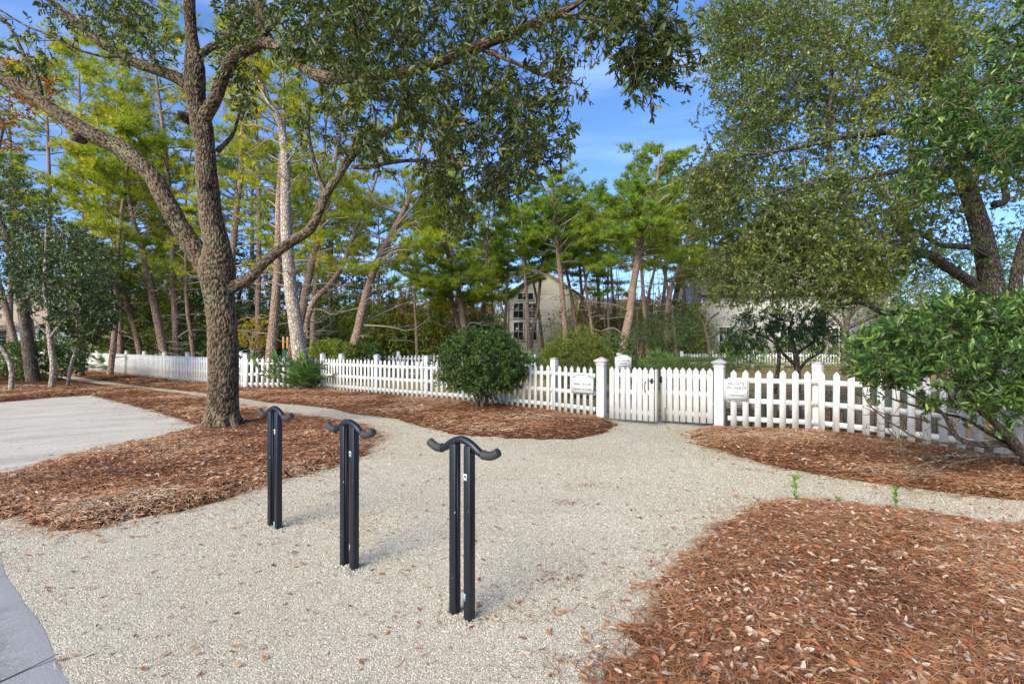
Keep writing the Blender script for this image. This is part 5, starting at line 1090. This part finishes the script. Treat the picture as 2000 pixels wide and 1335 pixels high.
# shrubs behind the long fence
for px,D,cz,rx,rz_,mat,lab in ((205,29,2.3,1.8,2.1,M_BUSHY,'leftmost tall shrub with yellow-green leaves behind the long fence'),(255,31,2.9,2.2,2.8,M_BUSHL,'tall dark shrub behind the long fence beside the leaning reddish pine'),(300,30,2.6,1.9,2.6,M_BUSHL,'dense green shrub directly behind the orange lit pine'),(345,29,3.0,2.2,3.0,M_BUSHY,'tallest yellow-green shrub behind the fence left of the oak trunk'),(400,28,2.5,1.8,2.5,M_BUSHL,'green shrub partly hidden by the big oak trunk')):
    bush('tall_shrub',lab,((px-1000)/1000*D,D,cz),(rx,1.4,rz_),420,(.10,.5),mat,6,ntw=6,nleaf=9,twL=.28,shell=.55,low=.2,lump=.3,stem_r=.03,jit=.1,t=1)
broad('yellow_tree','small bright yellow-green tree with spreading stems between the oak and the pines',[[(492,700,5),(490,670,4),(482,650,3)],[(492,698,5),(500,668,4),(508,650,3)],[(491,690,4),(495,650,3)]],20.2,[ell_pts(W(495,652,20.2),(.68,.6,.62),60,.3)],(.07,.45),M_GOLD,M_PALEB,nt=5,nl=9,twL=.14,droop=-.2)
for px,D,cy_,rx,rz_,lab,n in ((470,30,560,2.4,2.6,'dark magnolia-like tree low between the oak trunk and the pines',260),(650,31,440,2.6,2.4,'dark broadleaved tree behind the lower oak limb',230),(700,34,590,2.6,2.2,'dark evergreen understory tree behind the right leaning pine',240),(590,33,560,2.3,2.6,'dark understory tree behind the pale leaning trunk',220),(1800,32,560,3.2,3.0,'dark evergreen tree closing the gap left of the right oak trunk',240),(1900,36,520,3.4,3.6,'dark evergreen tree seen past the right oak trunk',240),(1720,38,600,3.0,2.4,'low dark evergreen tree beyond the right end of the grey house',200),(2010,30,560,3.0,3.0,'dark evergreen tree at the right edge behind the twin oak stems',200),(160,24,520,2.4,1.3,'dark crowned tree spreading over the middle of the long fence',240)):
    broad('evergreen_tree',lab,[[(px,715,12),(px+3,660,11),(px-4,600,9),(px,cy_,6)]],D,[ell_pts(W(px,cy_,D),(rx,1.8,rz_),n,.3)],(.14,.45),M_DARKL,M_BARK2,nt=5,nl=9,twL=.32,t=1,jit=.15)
broad('evergreen_tree','dark round crowned tree with several trunks beyond the hedge',[[(1290,700,12),(1292,670,10),(1285,645,7)],[(1300,700,10),(1306,670,9),(1312,645,6)],[(1280,700,8),(1276,670,7),(1266,650,5)]],30,[ell_pts(W(1300,648,30),(2.1,1.7,1.15),260,.5)],(.08,.4),M_DARKL,M_BARK2,nt=6,nl=11,twL=.26,t=1,jit=.12)
broad('bare_tree','bent dark tree with bare zigzag branches in front of the grey house',[[(1388,708,9),(1386,680,8),(1383,660,8),(1378,640,7),(1385,625,5),(1405,610,4)],[(1383,660,6),(1400,652,5),(1418,642,4),(1430,640,2)],[(1378,640,4),(1368,620,3),(1355,605,2)]],29,[poly_pts([(1350,600),(1420,580),(1440,640),(1400,650),(1370,640)],40,27,30)],(.06,.4),M_OAKL2,M_BARK2,nt=5,nl=5,twL=.35)
broad('oak_tree','dark low-forked oak trunk at the right end of the grey house fence',[[(1652,716,16),(1650,690,15),(1652,650,13),(1660,615,10),(1690,590,7)],[(1652,650,9),(1630,620,7),(1600,600,5)],[(1655,640,10),(1700,620,8),(1740,605,6),(1790,600,4)]],26,[poly_pts([(1560,560),(1800,540),(1830,600),(1700,625),(1600,620)],150,23,29)],(.07,.4),M_OAKL2,M_BARK2,nt=6,nl=9,twL=.4,t=1)
bush('foundation_shrub','dark shrub against the grey house wall, left one',(15.6,35.0,1.1),(1.6,.8,.9),150,(.10,.5),M_DARKL,4,low=.2,t=1,twL=.2)
bush('foundation_shrub','dark shrub against the grey house wall, right one beside the small glossy tree',(19.4,35.0,1.1),(1.8,.8,.9),150,(.10,.5),M_DARKL,4,low=.2,t=1,twL=.2)
for k,(px,D,cz,rx,rz_,mt) in enumerate(((450,27,1.8,1.5,1.7,M_BUSHL),(520,29,1.7,1.6,1.6,M_BUSHY),(610,29,1.6,1.5,1.5,M_BUSHL),(655,32,2.3,1.8,2.1,M_BUSHY),(730,31,2.0,1.7,1.9,M_BUSHY),(780,34,2.5,1.9,2.4,M_GOLD),(840,33,2.0,1.7,1.9,M_BUSHY),(890,36,2.6,1.9,2.4,M_GOLD),(940,31,1.5,1.3,1.4,M_BUSHL),(160,31,2.4,1.9,2.3,M_BUSHL),(1150,44,2.8,2.2,2.6,M_GOLD),(1190,40,2.2,1.8,2.1,M_BUSHY),(1262,42,2.8,2.2,2.7,M_GOLD),(1340,38,2.4,1.9,2.3,M_BUSHY),(1230,52,3.4,2.6,3.2,M_GOLD),(1100,56,3.4,2.8,3.2,M_GOLD))):
    lb=['low green shrub just right of the oak trunk beyond the fence','yellow-green shrub behind the little yellow tree','green shrub low between the pale trunk and the thin grey pine','yellow-green shrub left of the right-leaning pine','sunlit shrub right of the right-leaning pine','golden shrub deeper in the woods beyond the right-leaning pine','yellow-green shrub midway between the leaning pine and the lit orange pine','golden shrub behind the lit orange pine','low green shrub peeping over the left side of the rounded bush','green shrub below the dark spreading crown on the left','golden shrub in the open grove beside the pale roof','yellow-green shrub left of the big forked pine','golden shrub right of the big forked pine','yellow-green shrub beyond the dark round crowned tree','far golden shrub behind the big forked pine','far golden shrub right of the cream house'][k]
    bush('woodland_shrub',lb,((px-1000)/1000*D,D,cz),(rx,1.4,rz_),260,(.15,.5),mt,5,ntw=5,nleaf=8,twL=.34,shell=.35,low=.15,lump=.35,stem_r=.025,jit=.14,t=1)
# saplings in the woods; their sunlit gold is put into leaf colour
sap=[]
LS='thin sapling with golden leaves in the dim woods left of centre'
for i in range(3):
    root=empty('sapling',(0,0,0)); b=Buf(); bt=Buf(); bl=Buf(); wood=[]
    for k in range(2+i):
        a=R.uniform(0,6.28); P=np.array([[0,0,-.1,.035],[math.cos(a)*.2,math.sin(a)*.2,1.6,.028],[math.cos(a)*.5,math.sin(a)*.5,3.2,.018],[math.cos(a)*.6,math.sin(a)*.9,4.8,.006]]); s=spline(P,16); wood.append(s); limb_tube(b,s,6)
    CL=ell_pts((0,0,3.3),(1.3,1.3,1.7),60,.2)
    for s in link(wood,CL,.003,.006,.15): bt.tube(s[:,:3],s[:,3],3,cap=False)
    foliage(bl,bt,CL,4,.3,7,.10,.5,1,jit=.12); b.obj('trunk',M_PBARK,root,smooth=True); bt.obj('branches',M_TWIG,root); bl.obj('crown',M_GOLD if i<2 else M_BUSHY,root); sap.append(root)
pl=[(745,32),(770,36),(800,34),(830,38),(860,33),(720,38),(880,36),(930,35),(955,40),(1175,42),(1210,48),(1260,46),(1330,40),(1350,45),(640,38),(690,40),(1120,52),(1085,36),(1290,52),(240,34),(390,33),(790,42),(910,44)]
for j,(px,D) in enumerate(pl):
    x=(px-1000)/1000*D; o=sap[j%3] if j<3 else copy_tree(sap[j%3])
    o.location=(x,D,0); o.rotation_euler=(0,0,R.uniform(0,6.28)); o.scale=(R.uniform(.8,1.15),)*2+(R.uniform(.7,1.1),)
    tag(o,'thin sapling with golden leaves among the pine trunks','sapling','golden leaved saplings among the pines')
# the far wood and low brush as masses
bl=Buf(); bt=Buf(); n=4600
x=R.uniform(-78,92,n); y=R.uniform(56,74,n); h=4.2+3.2*fbm(x,y,.12,5); z=h*R.random(n)**.8
foliage(bl,bt,np.column_stack([x,y,z]),4,.8,7,.42,.5,1,jit=.5,center=np.array([0,100,-10.]))
tag(bl.obj('far_woods',leaf_mat('far_leaf',[(0,(.06,.10,.03)),(.5,(.14,.19,.035)),(.85,(.30,.30,.04)),(1,(.48,.36,.06))],.3,clump=(.08,(1.5,1.3,.6)))),label='distant mass of green and golden woodland foliage',cat='woods',kind='stuff')
bl=Buf(); n=1500; x=R.uniform(-42,30,n); y=R.uniform(29,52,n); keep=~((x>1)&(x<20)&(y>33)&(y<56)) & ~((np.abs(x-2)<5)&(y<45)); x=x[keep]; y=y[keep]; n=len(x); z=R.uniform(.05,1.5,n)*(.3+fbm(x,y,.25,8))
foliage(bl,None,np.column_stack([x,y,z]),5,.35,7,.16,.4,1,jit=.3,center=np.array([0,100,-10.]))
tag(bl.obj('undergrowth',M_BUSHY),label='low dark undergrowth on the woodland floor',cat='undergrowth',kind='stuff')
# thin bare stems all through the woods, one mesh (hundreds of them)
b=Buf(); n=420; 
for i in range(n):
    D=R.uniform(36,60); px=R.choice([R.uniform(640,1000),R.uniform(150,480),R.uniform(1150,1380)]); x=(px-1000)/1000*D; h=R.uniform(4,9); a=R.normal(size=2)*.5
    b.tube(spline(np.array([[x,D,-.1],[x+a[0]*.4,D,h*.4],[x+a[0],D+a[1],h]]),6),np.linspace(R.uniform(.03,.07),.015,6),5,cap=False)
tag(b.obj('woods_stems',M_PBARK,smooth=True),label='hundreds of thin bare stems deep in the woods',cat='stems',kind='stuff')
